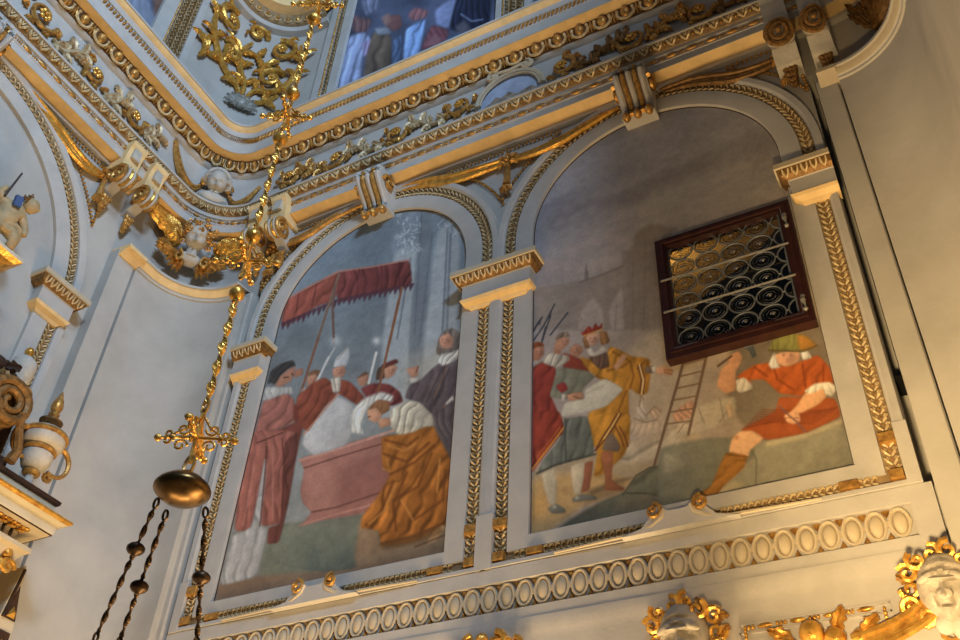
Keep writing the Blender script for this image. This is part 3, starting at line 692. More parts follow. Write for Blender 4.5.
def beadrun(x0, z0, x1, z1):
    l = math.hypot(x1 - x0, z1 - z0); s_ = 0; ux, uz = (x1 - x0) / l, (z1 - z0) / l
    while s_ < l - .05:
        for q, r_ in ((.0, .011), (.025, .013), (.05, .011)): b.ell((x0 + ux * (s_ + q), .075, z0 + uz * (s_ + q)), (r_, .016, .016), 6, 5)
        if s_ + .19 < l:
            e = s_ + .125; b.ell((x0 + ux * e, .075, z0 + uz * e), (.05 if ux else .015, .016, .015 if ux else .05), 8, 5)
        s_ += .2
beadrun(-1.38, 4.235, -.55, 4.235); beadrun(-.55, 4.22, -.55, 3.6); beadrun(-1.38, 4.22, -1.38, 3.6); b.build('bead_frame', GOLD, pf)
b = MB()
for x0, x1, z0, z1 in ((-1.42, -.51, 4.255, 4.268), (-1.42, -.51, 4.20, 4.212), (-.52, -.507, 3.6, 4.26), (-.585, -.577, 3.6, 4.205), (-1.425, -1.41, 3.6, 4.26)): b.box(x0, x1, .058, .072, z0, z1)
b.build('fillet', STUCCO, pf, smooth=None)
fr = thing('fruit_relief', 'gilded fruit and leaves inside the beaded panel at the bottom edge', 'relief', S(-.97, .06, 3.9))
for dx, dz, r_ in ((0, .0, .075), (-.15, -.06, .06), (.13, -.05, .065), (-.26, -.09, .05), (.27, -.07, .05)):
    b = MB(); b.ell((-.98 + dx, .12, 4.12 + dz), (r_, r_ * .9, r_ * 1.1), 12, 9); b.ell((-.98 + dx, .12 + r_ * .75, 4.12 + dz - r_ * .3), r_ * .2, 6, 4); b.build('fruit', GOLD, fr)
for x_, z_, a_ in ((-1.1, 4.1, 2.4), (-.86, 4.12, .9), (-.72, 4.08, .5), (-1.24, 4.06, 2.8), (-.98, 4.05, 1.4)):
    b = MB(); leaf(b, x_, z_, a_, .17, .045, .08, .05, .4); b.build('leaf', GOLD, fr)
gs = thing('gilded_drapery', 'gold drapery running down left from the corner mask', 'swag', S(-.4, .06, 3.9))
b = MB(); strands(b, [(-.17, 4.27), (-.3, 4.16), (-.5, 4.06), (-.75, 4.0)], .026, .09, 4, .03, False); b.build('folds', GOLD, gs)
b = MB(); leaf(b, -.2, 4.12, -1.3, .17, .05, .08, .05, .9); b.tube(spiral(-.22, 4.0, .06, 1.1, 1.5, 1, 12, .1), .02, 6, hint=(0, 1, 0)); b.build('curl', OLDGOLD, gs)
# scrolled brackets under the two frescoes
def cartouche(tc, label):
    sc = thing('scrolled_bracket', label, 'bracket', S(tc, .06, 5.0), 'scrolled brackets under the frescoes')
    b = MB(); poly = [(tc - .42, 4.995), (tc + .42, 4.995), (tc + .27, 5.03), (tc + .19, 5.12), (tc + .13, 5.17), (tc + .06, 5.13), (tc - .06, 5.13), (tc - .13, 5.17), (tc - .19, 5.12), (tc - .27, 5.03)]
    b.prism(poly, .02, .13); b.build('body', STUCCO, sc, smooth=None)
    for sg in (-1, 1):
        b = MB(); b.tube(spiral(tc + sg * .17, 5.145, .062, 1.4, PI / 2, sg, 18, .13, .03), [.02 - .008 * k / 18 for k in range(19)], 6, hint=(0, 1, 0)); b.ell((tc + sg * .17, .15, 5.145), .018, 7, 5); b.build('scroll', OLDGOLD, sc)
        b = MB(); b.tube([(tc + sg * .10, .13, 5.15), (tc + sg * .12, .13, 5.09), (tc + sg * .20, .12, 5.04), (tc + sg * .35, .10, 5.018), (tc + sg * .95, .085, 5.01)], [.016, .018, .018, .015, .010], 6, hint=(0, 1, 0)); b.build('tail', TAN, sc)
cartouche(-4.77, 'small scrolled bracket centred under the canopy fresco')
cartouche(-1.72, 'small scrolled bracket centred under the fresco with the ladder and the mason')

# ------------------------------------------------------------------ the leaded window
win = struct('window_1', S(-1.13, .03, 6.45))
WX0, WX1, WZ0, WZ1 = -1.70, -.55, 6.455, 7.765
GX0, GX1, GZ0, GZ1 = -1.605, -.665, 6.575, 7.715
def framebox(b, x0, x1, z0, z1, w0, w1, pa, pb_):
    b.grid([[(x0, pa, z0), (x1, pa, z0), (x1, pa, z1), (x0, pa, z1)], [(x0, pb_, z0), (x1, pb_, z0), (x1, pb_, z1), (x0, pb_, z1)],
            [(x0 + w0, pb_, z0 + w1), (x1 - w0, pb_, z0 + w1), (x1 - w0, pb_, z1 - w1), (x0 + w0, pb_, z1 - w1)], [(x0 + w0, pa, z0 + w1), (x1 - w0, pa, z0 + w1), (x1 - w0, pa, z1 - w1), (x0 + w0, pa, z1 - w1)]], True)
b = MB(); framebox(b, WX0, WX1, WZ0, WZ1, .05, .05, .0, .10); framebox(b, WX0 + .04, WX1 - .04, WZ0 + .05, WZ1 - .03, .03, .03, .0, .115); b.build('window_frame', WOOD, win, smooth=None)
b = MB(); framebox(b, WX0 + .06, WX1 - .06, WZ0 + .075, WZ1 - .04, .035, .045, .0, .09); b.build('sash', WOOD, win, smooth=None)
VOID = mat('dark_void', (10, 9, 8), .9)  # black colour stands in for the dark of the unlit space behind
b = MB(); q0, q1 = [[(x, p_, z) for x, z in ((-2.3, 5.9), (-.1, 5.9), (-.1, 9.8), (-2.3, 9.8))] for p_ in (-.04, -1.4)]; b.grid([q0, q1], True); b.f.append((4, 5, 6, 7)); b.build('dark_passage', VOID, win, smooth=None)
MB().prism([(-2.1, 7.10), (-1.72, 7.26), (-1.40, 7.62), (-1.05, 7.78), (-.70, 8.13), (-.3, 8.35), (-.3, 9.4), (-2.1, 9.4)], -.75, -.50).build('added_lit_slope', mat('lit_plaster', (206, 176, 120), .9, var=.15, scale=6), win, smooth=None)  # added slab, slope and warm lit tint shaped for the golden area behind glass
pl = bpy.data.lights.new('added_passage_light', 'POINT'); pl.energy = 9; pl.color = (1.0, .72, .38); pl.shadow_soft_size = .06; plo = bpy.data.objects.new('added_passage_light', pl); C.objects.link(plo); plo.location = (-1.75, .22, 8.25)  # unseen light added behind the glass to warm the slope
PX, PZ = .217, .19
came = MB(); rd = MB()
for i in range(5):
    for j in range(6):
        cx = GX0 + .105 + i * PX; cz = GZ0 + .098 + j * PZ
        if i < 4:
            came.tube([(cx + .102 * math.cos(a), .035, cz + .09 * math.sin(a)) for a in [2 * PI * k / 24 for k in range(24)]], .0075, 5, True, hint=(0, 1, 0))
            came.tube([(cx + PX / 2 - .012, .033, cz), (cx + PX / 2 + .012, .033, cz)], .008, 4)
            R = Matrix(((.098, 0, 0), (0, 0, .098), (0, .088, 0)))
            m_ = MB(); m_.lathe([(1.0, .06), (.85, .10), (.80, .13), (.72, .10), (.56, .10), (.5, .13), (.44, .10), (.26, .12), (.2, .17), (.08, .20)], (cx, .018, cz), 22, R); m_.build('glass_roundel', BULL, win)
            m_ = MB(); m_.ell((cx + .004, .038, cz), (.012, .008, .012), 7, 5); m_.build('glass_bullseye', IRONGREY, win)
        elif i == 4:
            came.tube([(cx + .095 * math.cos(a), .035, cz + .09 * math.sin(a)) for a in [PI * (.62 + .76 * k / 10) for k in range(11)]], .008, 5, hint=(0, 1, 0))
came.build('lead_came', LEAD, win)
MB().box(GX0, GX1, .024, .027, GZ0, GZ1).build('glass_pane', CLEAR, win, smooth=None)
b = MB(); framebox(b, GX0 - .012, GX1 + .012, GZ0 - .012, GZ1 + .012, .014, .014, .02, .05); b.build('came_border', LEAD, win, smooth=None)
for z_, a_ in ((7.27, .0), (6.925, .0)):
    b = MB(); b.tube([(GX0 - .07, .118, z_), (GX1 + .05, .118, z_ + a_)], .0095, 6); b.build('glazing_bar', IRONGREY, win)
for z_ in (7.52, 6.63):
    b = MB(); b.tube([(-.60, .125, z_ + .05), (-.60, .15, z_), (-.597, .14, z_ - .07)], [.012, .02, .012], 7); b.ell((-.597, .14, z_ - .08), .02, 7, 5); b.ell((-.60, .125, z_ + .06), (.018, .012, .022), 7, 5); b.build('latch', IRONGREY, win)
for sx, x_ in ((1, GX0 - .05), (-1, GX1 + .05)):
    for sz, z_ in ((1, GZ0 - .03), (-1, GZ1 + .02)):
        b = MB(); xa, xb = sorted((x_, x_ + sx * .22)); b.box(xa, xb, .09, .098, z_ - .012, z_ + .012); za, zb_ = sorted((z_, z_ + sz * .16)); b.box(x_ - .012, x_ + .012, .09, .0975, za, zb_); b.build('corner_iron', IRONGREY, win, smooth=None)

# ------------------------------------------------------------------ the hanging lamp chain
DX, DY = -2.897, -3.409
lamp = thing('hanging_lamp', 'tall gilded lamp chain with balls and crosses, bronze dish and three dark twisted chains', 'lamp', (DX, DY, 3.4))
def wb(b, name, m, par=lamp, sm=.7): return b.build(name, m, par, wall=False, smooth=sm)
def twisted(b, p0, p1, w, h, pitch, n=None):
    p0, p1 = Vector(p0), Vector(p1); d = p1 - p0; L_ = d.length; d.normalize(); a = d.cross(Vector((0, 1, .2))).normalized(); c = a.cross(d)
    n = max(8, int(L_ / pitch * 16)); rows = []
    for i in range(n + 1):
        f = i / n; th = 2 * PI * f * L_ / pitch; u = a * math.cos(th) + c * math.sin(th); v = -a * math.sin(th) + c * math.cos(th)
        e = min(1, min(f, 1 - f) * L_ / .03 + .25); o = p0 + d * (f * L_)
        rows.append([o + u * w * e + v * h * .35, o + v * h, o - u * w * e + v * h * .35, o - u * w * e - v * h * .35, o - v * h, o + u * w * e - v * h * .35])
    b.grid(rows, True, False, True)
def ball(z, r):
    b = MB(); b.lathe([(.01, -r * 1.35), (r * .32, -r * 1.25), (r * .25, -r * 1.0)] + [(r * math.cos(a), r * math.sin(a)) for a in [(-75 + 150 * k / 12) * PI / 180 for k in range(13)]] + [(r * .25, r * 1.0), (r * .32, r * 1.25), (.01, r * 1.35)], (DX, DY, z), 18); wb(b, 'gilt_ball', GOLD)
def flourish(z, s):
    b = MB()
    b.tube([(DX, DY, z - s * .9), (DX, DY, z + s * .9)], .012, 6)
    for k in range(4):
        a = PI / 4 * 0 + k * PI / 2 + .5; ux, uy = math.cos(a), math.sin(a)
        for (r_, h, rad, d, st) in ((.45, .3, .22, 1, PI), (.45, -.3, .22, -1, PI), (.85, .12, .16, 1, PI), (.85, -.14, .16, -1, PI)):
            b.tube([(DX + ux * s * (r_ + rad * (1 - .7 * f) * math.cos(st + d * f * 7)), DY + uy * s * (r_ + rad * (1 - .7 * f) * math.cos(st + d * f * 7)), z + s * (h + rad * (1 - .7 * f) * math.sin(st + d * f * 7))) for f in [q / 14 for q in range(15)]], .0065, 5)
        b.tube([(DX, DY, z), (DX + ux * s * .6, DY + uy * s * .6, z + .0), (DX + ux * s * 1.15, DY + uy * s * 1.15, z - s * .05)], [.010, .008, .006], 5)
        b.ell((DX + ux * s * 1.18, DY + uy * s * 1.18, z - s * .05), .018, 6, 5); b.ell((DX + ux * s * .75, DY + uy * s * .75, z), .014, 6, 5)
        b.tube([(DX + ux * s * .1, DY + uy * s * .1, z + s * .75), (DX + ux * s * .35, DY + uy * s * .35, z + s * .35), (DX + ux * s * .9, DY + uy * s * .9, z)], .006, 5)
    wb(b, 'scrolled_cross', GOLD)
def link(z, r=.03):
    b = MB(); b.tube([(DX + r * .55 * math.cos(a), DY, z + r * math.sin(a)) for a in [2 * PI * k / 12 for k in range(12)]], .0075, 5, True, hint=(0, 1, 0)); wb(b, 'link', OLDGOLD)
ball(7.34, .044); flourish(7.52, .14); ball(6.52, .044); flourish(6.30, .12); ball(6.085, .044); ball(5.28, .042); flourish(5.10, .135); ball(4.868, .040); flourish(4.005, .145)
for z0, z1 in ((6.60, 7.26), (5.36, 6.02), (4.2, 4.80)):
    b = MB(); twisted(b, (DX, DY, z0), (DX, DY, z1), .021, .009, .24); wb(b, 'twisted_rod', GOLD, sm=None); link(z0 - .015); link(z1 + .01)
for z_ in (5.0, 6.2, 6.42, 4.17): link(z_)
b = MB(); b.tube([(DX + .028 * math.cos(a), DY, 3.862 + .05 * math.sin(a)) for a in [2 * PI * k / 14 for k in range(14)]], .008, 5, True, hint=(0, 1, 0)); wb(b, 'hook_ring', OLDGOLD)
b = MB(); b.lathe([(r_ * .9, h_) for r_, h_ in [(.012, .085), (.03, .075), (.05, .055), (.09, .04), (.125, .012), (.135, -.005), (.135, -.018), (.12, -.035), (.085, -.058), (.045, -.07), (.012, -.074)]], (DX, DY, 3.75), 32); wb(b, 'bronze_dish', BRONZE)
for px0, py0, px1, py1, r0, f1 in ((158, 497, 97, 637, 0, .47), (166, 503, 119, 640, 0, .60), (205, 507, 197, 642, 0, .62)): pass
def chain(p0, p1, discz):
    p0, p1 = Vector(p0), Vector(p1); d = p1 - p0; L_ = d.length; dz = discz[0]
    def at(f): return p0 + d * f
    b = MB(); twisted(b, at(.075), at(dz - .045), .0125, .006, .165); top = wb(b, 'chain', IRON, sm=None)
    def ring(f, r=.022):
        b = MB(); o = at(f); u = d.normalized(); v = u.cross(Vector((0, 1, 0))).normalized()
        b.tube([o + u * r * math.cos(a) + v * r * .8 * math.sin(a) for a in [2 * PI * k / 12 for k in range(12)]], .006, 5, True, hint=(0, 1, 0)); wb(b, 'chain_ring', IRON, top)
    ring(.035); ring(dz + .05, .015)
    b = MB(); b.lathe([(.008, .034), (.014, .026), (.030, .019), (.039, .008), (.039, -.006), (.030, -.018), (.014, -.026), (.008, -.034)], at(dz), 16); wb(b, 'disc_bead', IRON, top)
    b = MB(); twisted(b, at(dz + .075), at(1.0), .0125, .006, .165); wb(b, 'twisted_link', IRON, top, None); ring(1.02); ring(1.08)
chain((DX - .112, DY - .015, 3.715), (-3.394, -3.204, 3.262), [.37]); chain((DX - .09, DY + .03, 3.675), (-3.313, -3.146, 3.25), [.59]); chain((DX + .062, DY + .098, 3.69), (-3.023, -2.994, 3.265), [.53])

# ------------------------------------------------------------------ the side altar on the left wall
AF, AY = .90, TL(-1.216)          # front of the altar cornice, its right end
alt = thing('side_altar', 'ivory and gold side altar cornice jutting from the left wall at the left edge', 'altar', S(AY - 1, 0, 4.0))
def around(nm, prof, m, sm=None):
    """profile (d inward, z) taken along the front and round the right end back to the wall"""
    b = MB(); b.grid([[(TL(-4.6), AF - d, z), (AY - d, AF - d, z), (AY - d, 0, z)] for d, z in prof], False)
    return b.build(nm, m, alt, smooth=sm)
around('gilt_cyma', [(0, 5.51), (0, 5.492), (.018, 5.48), (.026, 5.475)], GOLD)
around('corona', [(.026, 5.475), (.06, 5.465), (.075, 5.46), (.08, 5.448), (.084, 5.382), (.09, 5.375)], IVORY)
around('corona_edge', [(.09, 5.375), (.09, 5.366), (.10, 5.366)], DARKWOOD)
around('soffit', [(.10, 5.366), (.245, 5.366)], TAN)
around('dentil_ground', [(.245, 5.366), (.29, 5.365), (.30, 5.25)], DARKWOOD)
around('frieze', [(.27, 5.25), (.27, 5.23), (.31, 5.22), (.32, 5.05), (.30, 5.0), (.36, 4.95)], IVORY)
around('upper_step', [(0, 5.51), (.06, 5.52), (.125, 5.525), (.13, 5.63)], IVORY)
around('upper_cap', [(.13, 5.63), (.105, 5.64), (.10, 5.67), (.12, 5.685)], DARKWOOD)
MB().grid([[(TL(-4.6), .78, 5.684), (AY - .12, .78, 5.684)], [(TL(-4.6), 0, 5.684), (AY - .12, 0, 5.684)]]).build('top_slab', IVORY, alt, smooth=None)
de, ro = MB(), MB()
t = AY - .31
while t > TL(-2.6):
    de.box(t - .022, t + .022, AF - .30, AF - .25, 5.275, 5.345); t -= .078
de.build('dentils', IVORY, alt, smooth=None)
t = AY - .25
while t > TL(-2.6):
    leaf(ro, t, 5.35, PI, .09, .022, AF - .21, .02, .5); ro.ell((t - .02, AF - .175, 5.352), (.03, .022, .014), 7, 5); ro.ell((t - .06, AF - .175, 5.352), (.02, .018, .012), 6, 4); t -= .09
ro.build('soffit_rosettes', GOLD, alt)
b = MB(); b.grid([[(TL(-1.9), 0, z), (TL(-1.9), AF - d, z), (AY - d, AF - d, z), (AY - d, 0, z)] for d, z in ((.165, 5.225), (.165, 5.19), (.20, 5.17), (.24, 5.10), (.26, 5.08))], False, False, True); b.build('capital_abacus', TAN, alt, smooth=None)
b = MB(); b.ell((AY - .32, AF - .24, 5.13), (.05, .05, .05), 10, 7); b.tube(spiral(AY - .30, 5.02, .07, 1.3, 0, 1, 14, AF - .2), .02, 6, hint=(0, 1, 0)); b.ell((AY - .36, AF - .22, 5.03), (.035, .035, .045), 8, 6); b.build('capital_volute', GOLD, alt)
b = MB()
b.lathe([(.13, 3.0), (.125, 4.6), (.12, 5.0), (.14, 5.02), (.14, 5.05)], (AY - .42, AF - .36, 0), 20); b.build('column', IVORY, alt)
b = MB()
for k in range(5): b.box(AY - .30 - .03 * k, AY - .288 - .03 * k, .0, AF - .5, 4.0, 5.05)
b.build('dark_back_stripes', DARKWOOD, alt, smooth=None)
# the slanting side wing of the altar below the cornice
b = MB(); b.prism([(TL(-1.22), 3.6), (TL(-1.02), 3.6), (TL(-1.06), 4.75), (TL(-1.145), 5.26), (TL(-1.16), 5.24), (TL(-1.22), 4.8)], .10, .40); b.build('side_wing', TAN, alt, smooth=None)
b = MB(); b.prism([(TL(-1.205), 4.80), (TL(-1.16), 5.22), (TL(-1.145), 5.22), (TL(-1.185), 4.80)], .40, .425); b.prism([(TL(-1.185), 4.80), (TL(-1.07), 4.80), (TL(-1.135), 5.08)], .402, .41); b.prism([(TL(-1.19), 4.70), (TL(-1.07), 4.70), (TL(-1.07), 4.52), (TL(-1.19), 4.52)], .40, .41); b.build('dark_panels', DARKWOOD, alt, smooth=None)
b = MB()
for z_ in (4.81, 4.54): b.grid([[(TL(-1.17), .405, z_), (TL(-1.085), .405, z_), (TL(-1.13), .405, z_ + .11)], [(TL(-1.14), .45, z_ + .035), (TL(-1.12), .45, z_ + .035), (TL(-1.13), .45, z_ + .05)]], True, False, True)
b.build('gilt_lozenges', GOLD, alt, smooth=None)
# big carved scroll above the cornice
b = MB(); yv = TL(-2.12)
for dp in (0, .10, .20): b.tube([(yv + r_ * math.cos(a) , .62 + dp, 6.17 + r_ * math.sin(a)) for a, r_ in [(PI * .9 - f * 4.2 * PI,   .20 * (1 - .8 * f)) for f in [k / 40 for k in range(41)]]], [.046 * (1 - .45 * k / 40) for k in range(41)], 7, hint=(0, 1, 0))
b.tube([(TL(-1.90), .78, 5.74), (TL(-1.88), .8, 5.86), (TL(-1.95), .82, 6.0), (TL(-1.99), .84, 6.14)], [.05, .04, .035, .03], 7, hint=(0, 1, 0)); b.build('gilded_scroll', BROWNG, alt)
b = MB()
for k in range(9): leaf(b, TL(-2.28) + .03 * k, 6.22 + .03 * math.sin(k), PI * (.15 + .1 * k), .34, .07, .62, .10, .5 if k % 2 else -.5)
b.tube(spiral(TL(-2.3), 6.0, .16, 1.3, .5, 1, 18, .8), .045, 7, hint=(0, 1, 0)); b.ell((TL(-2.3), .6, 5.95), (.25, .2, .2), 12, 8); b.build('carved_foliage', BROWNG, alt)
b = MB(); b.box(TL(-2.5), TL(-1.86), .2, .7, 5.69, 5.80); b.box(TL(-2.45), TL(-1.88), .2, .6, 5.80, 6.39); b.build('scroll_plinth', DARKWOOD, alt, smooth=None)
b = MB(); b.ell((TL(-2.27), .62, 6.52), (.12, .1, .09), 10, 7); leaf(b, TL(-2.25), 6.5, .3, .2, .06, .68, .04, .4); b.build('dark_carving', DARKWOOD, alt)
# white carved bust with a gilt ball
bu = thing('carved_finial', 'small white carved finial with a gold ball, behind the big gilded scroll on the altar', 'finial', S(TL(-1.98), .55, 6.4))
b = MB(); b.lathe([(.055, 0), (.05, .05), (.075, .12), (.105, .22), (.112, .30), (.10, .37), (.06, .41), (.035, .42)], (TL(-1.98), .55, 6.40), 18); b.build('body', WHITE, bu)
b = MB(); b.lathe([(.03, 0), (.018, .02), (.038, .045), (.042, .07), (.03, .10), (.01, .115)], (TL(-1.98), .55, 6.815), 12); b.build('gilt_ball', GOLD, bu)
b = MB(); b.lathe([(.09, -.02), (.10, 0), (.085, .02), (.058, .03)], (TL(-1.98), .55, 6.39), 16); b.tube(spiral(TL(-1.88), 6.5, .05, 1.2, 0, 1, 12, .58), .018, 5, hint=(0, 1, 0)); b.build('gilt_base', OLDGOLD, bu)
# the urn
ux, up, uz = TL(-1.60), .66, 5.69
ur = thing('urn', 'white and gold lidded urn with curling handle on the right end of the altar cornice', 'urn', S(ux, up, uz))
def ul(nm, prof, m, par=None): b = MB(); b.lathe([(r_ * .88, h_ * .84) for r_, h_ in prof], (ux, up, uz), 28); return b.build(nm, m, par or ur)
ul('foot', [(.085, 0), (.085, .03), (.05, .05), (.04, .12), (.045, .15)], WHITE)
ul('foot_ring', [(.045, .14), (.075, .15), (.085, .17), (.075, .19), (.05, .195)], OLDGOLD)
ul('body', [(.05, .19), (.115, .23), (.14, .30), (.145, .38), (.13, .40)], WHITE)
ul('waist_ring', [(.13, .395), (.155, .40), (.165, .42), (.155, .44), (.14, .445)], OLDGOLD)
ul('shoulder', [(.14, .44), (.19, .48), (.205, .54), (.20, .58)], WHITE)
ul('rim_ring', [(.198, .575), (.222, .58), (.228, .60), (.215, .625), (.19, .63)], OLDGOLD)
lid = ul('lid', [(.20, .62), (.17, .66), (.10, .69), (.05, .70), (.04, .74)], WHITE)
ul('saucer', [(.04, .73), (.06, .735), (.11, .765), (.115, .785), (.09, .80), (.05, .805), (.04, .83)], BROWNG, lid)
ul('flame_finial', [(.03, .82), (.05, .85), (.055, .88), (.035, .90), (.055, .94), (.06, .98), (.045, 1.05), (.02, 1.12), (.004, 1.17)], OLDGOLD, lid)
b = MB()
b.tube([(ux + .17 + .13 * math.sin(a) + .02, up, uz + .36 + .135 * math.cos(a)) for a in [(-.35 + 3.9 * k / 22) for k in range(23)]], [.026 - .009 * k / 22 for k in range(23)], 7, hint=(0, 1, 0))
b.tube(spiral(ux + .15, uz + .19, .047, 1.2, .5, -1, 14, up), .018, 6, hint=(0, 1, 0)); b.build('handle', OLDGOLD, ur)
b = MB(); b.tube([(ux - .17 - .11 * math.sin(a), up, uz + .36 + .135 * math.cos(a)) for a in [(-.35 + 3.9 * k / 22) for k in range(23)]], [.026 - .009 * k / 22 for k in range(23)], 7, hint=(0, 1, 0)); b.build('handle', OLDGOLD, ur)
# upper ledge with its statue
le = thing('altar_ledge', 'gold edged stone ledge at the left edge carrying the small statue', 'ledge', S(TL(-2.7), 0, 7.5))
b = MB(); b.grid([[(TL(-3.6), .50 - d, z), (TL(-2.36) - d, .50 - d, z), (TL(-2.36) - d, 0, z)] for d, z in ((.12, 7.70), (0, 7.69), (0, 7.655))], False); b.build('slab', IVORY, le, smooth=None)
b = MB(); b.grid([[(TL(-3.6), .50 - d, z), (TL(-2.36) - d, .50 - d, z), (TL(-2.36) - d, 0, z)] for d, z in ((0, 7.655), (.05, 7.62), (.13, 7.60), (.15, 7.54), (.30, 7.52))], False); b.build('gilt_underside', GOLD, le, smooth=None)
MB().grid([[(TL(-3.6), .38, 7.70), (TL(-2.48), .38, 7.70)], [(TL(-3.6), 0, 7.70), (TL(-2.48), 0, 7.70)]]).build('top', IVORY, le, smooth=None)
b = MB(); b.tube(spiral(TL(-2.50), 7.33, .13, 1.4, 2.0, -1, 22, .3), .04, 7, hint=(0, 1, 0)); b.build('gilt_volute', GOLD, le)
b = MB(); b.tube([(TL(-2.62), .34, 7.20), (TL(-2.5), .34, 7.12), (TL(-2.40), .34, 7.15), (TL(-2.40), .34, 7.22), (TL(-2.46), .34, 7.22)], [.05, .06, .05, .045, .03], 8, hint=(0, 1, 0)); b.build('white_curl', WHITE, le)
b = MB(); b.ell((TL(-2.46), .33, 7.86), .001, 3, 2)
def skinned(name, label_parent, pts, edges, rads, m):
    me = bpy.data.meshes.new(name); me.from_pydata([S(*p) for p in pts], edges, []); me.materials.append(m)
    o = bpy.data.objects.new(name, me); C.objects.link(o)
    md = o.modifiers.new('skin', 'SKIN'); md.use_smooth_shade = True
    for i, r_ in enumerate(rads): me.skin_vertices[0].data[i].radius = (r_, r_)
    me.skin_vertices[0].data[0].use_root = True
    sb = o.modifiers.new('sub', 'SUBSURF'); sb.levels = 1; sb.render_levels = 2
    o.parent = label_parent; o.matrix_parent_inverse = label_parent.matrix_world.inverted(); return o
OLDIV = mat('aged_ivory', (184, 156, 110), .6, var=.14, scale=12)
st = thing('statue', 'small pale statue of a figure raising a staff, on the ledge at the left edge', 'statue', S(TL(-2.62), .42, 7.7))
y = lambda v: TL(v)
skinned('body', st, [(y(-2.66), .40, 7.92), (y(-2.66), .42, 8.06), (y(-2.62), .43, 8.16), (y(-2.57), .45, 8.20),
                     (y(-2.60), .44, 7.90), (y(-2.53), .50, 7.80), (y(-2.53), .46, 7.70), (y(-2.73), .44, 7.88), (y(-2.74), .50, 7.79), (y(-2.76), .46, 7.70),
                     (y(-2.75), .42, 8.15), (y(-2.82), .42, 8.20), (y(-2.77), .44, 8.31), (y(-2.54), .45, 8.11), (y(-2.47), .47, 8.0), (y(-2.47), .5, 7.90)],
        [(0, 1), (1, 2), (2, 3), (0, 4), (4, 5), (5, 6), (0, 7), (7, 8), (8, 9), (2, 10), (10, 11), (11, 12), (2, 13), (13, 14), (14, 15)],
        [.095, .10, .09, .04, .07, .058, .042, .07, .055, .04, .05, .04, .03, .05, .042, .03], OLDIV)
b = MB(); face_head(b, (y(-2.52), .48, 8.27), .085, E2R(rx=-.2, rz=-.9), 20, 16); b.build('head', OLDIV, st)
b = MB(); curls(b, (y(-2.53), .46, 8.29), .085, E2R(rx=-.2, rz=-.6), [PI * (-.1 + 1.2 * k / 8) for k in range(9)], .8, .3, -.1); b.build('curly_hair', BROWNG, st); b = MB(); curls(b, (y(-2.54), .45, 8.29), .085, E2R(rx=-.2, rz=-.6), [PI * (0 + 1. * k / 6) for k in range(7)], .6, .3, -.4); b.build('curly_hair', BROWNG, st)
b = MB(); b.tube([(y(-2.78), .47, 8.16), (y(-2.735), .47, 8.52)], [.012, .009], 6); b.build('staff', DARKWOOD, st)
b = MB(); b.prism([(y(-2.70), 8.10), (y(-2.63), 8.12), (y(-2.64), 8.24), (y(-2.71), 8.22)], .50, .535); b.build('blue_sash', mat('blue_paint', (72, 92, 130), .7), st)
b = MB(); strands(b, [(y(-2.74), 7.98), (y(-2.66), 7.88), (y(-2.54), 7.92), (y(-2.48), 7.84)], .035, .44, 3, .04); b.build('loincloth', OLDIV, st)

# ------------------------------------------------------------------ frescoes (pigment per vertex of a fine plaster sheet)
def proj(x, y, z):
    dx, dy, dz = x - CAM[0], y - CAM[1], z - CAM[2]
    w_ = dx * WX[0] + dy * WX[1] + dz * WX[2]
    return 480 + FPX * (dx * RX[0] + dy * RX[1] + dz * RX[2]) / w_, 320 - FPX * (dx * UX[0] + dy * UX[1] + dz * UX[2]) / w_
def vnoise(x, z, sc, seed):
    """cheap smooth value noise"""
    r_ = np.random.default_rng(seed); G = r_.random((64, 64)); u, v = x * sc, z * sc
    i, j = np.floor(u).astype(int), np.floor(v).astype(int); f, g = u - i, v - j; f = f * f * (3 - 2 * f); g = g * g * (3 - 2 * g)
    q = lambda a, b: G[a % 64, b % 64]
    return (q(i, j) * (1 - f) + q(i + 1, j) * f) * (1 - g) + (q(i, j + 1) * (1 - f) + q(i + 1, j + 1) * f) * g
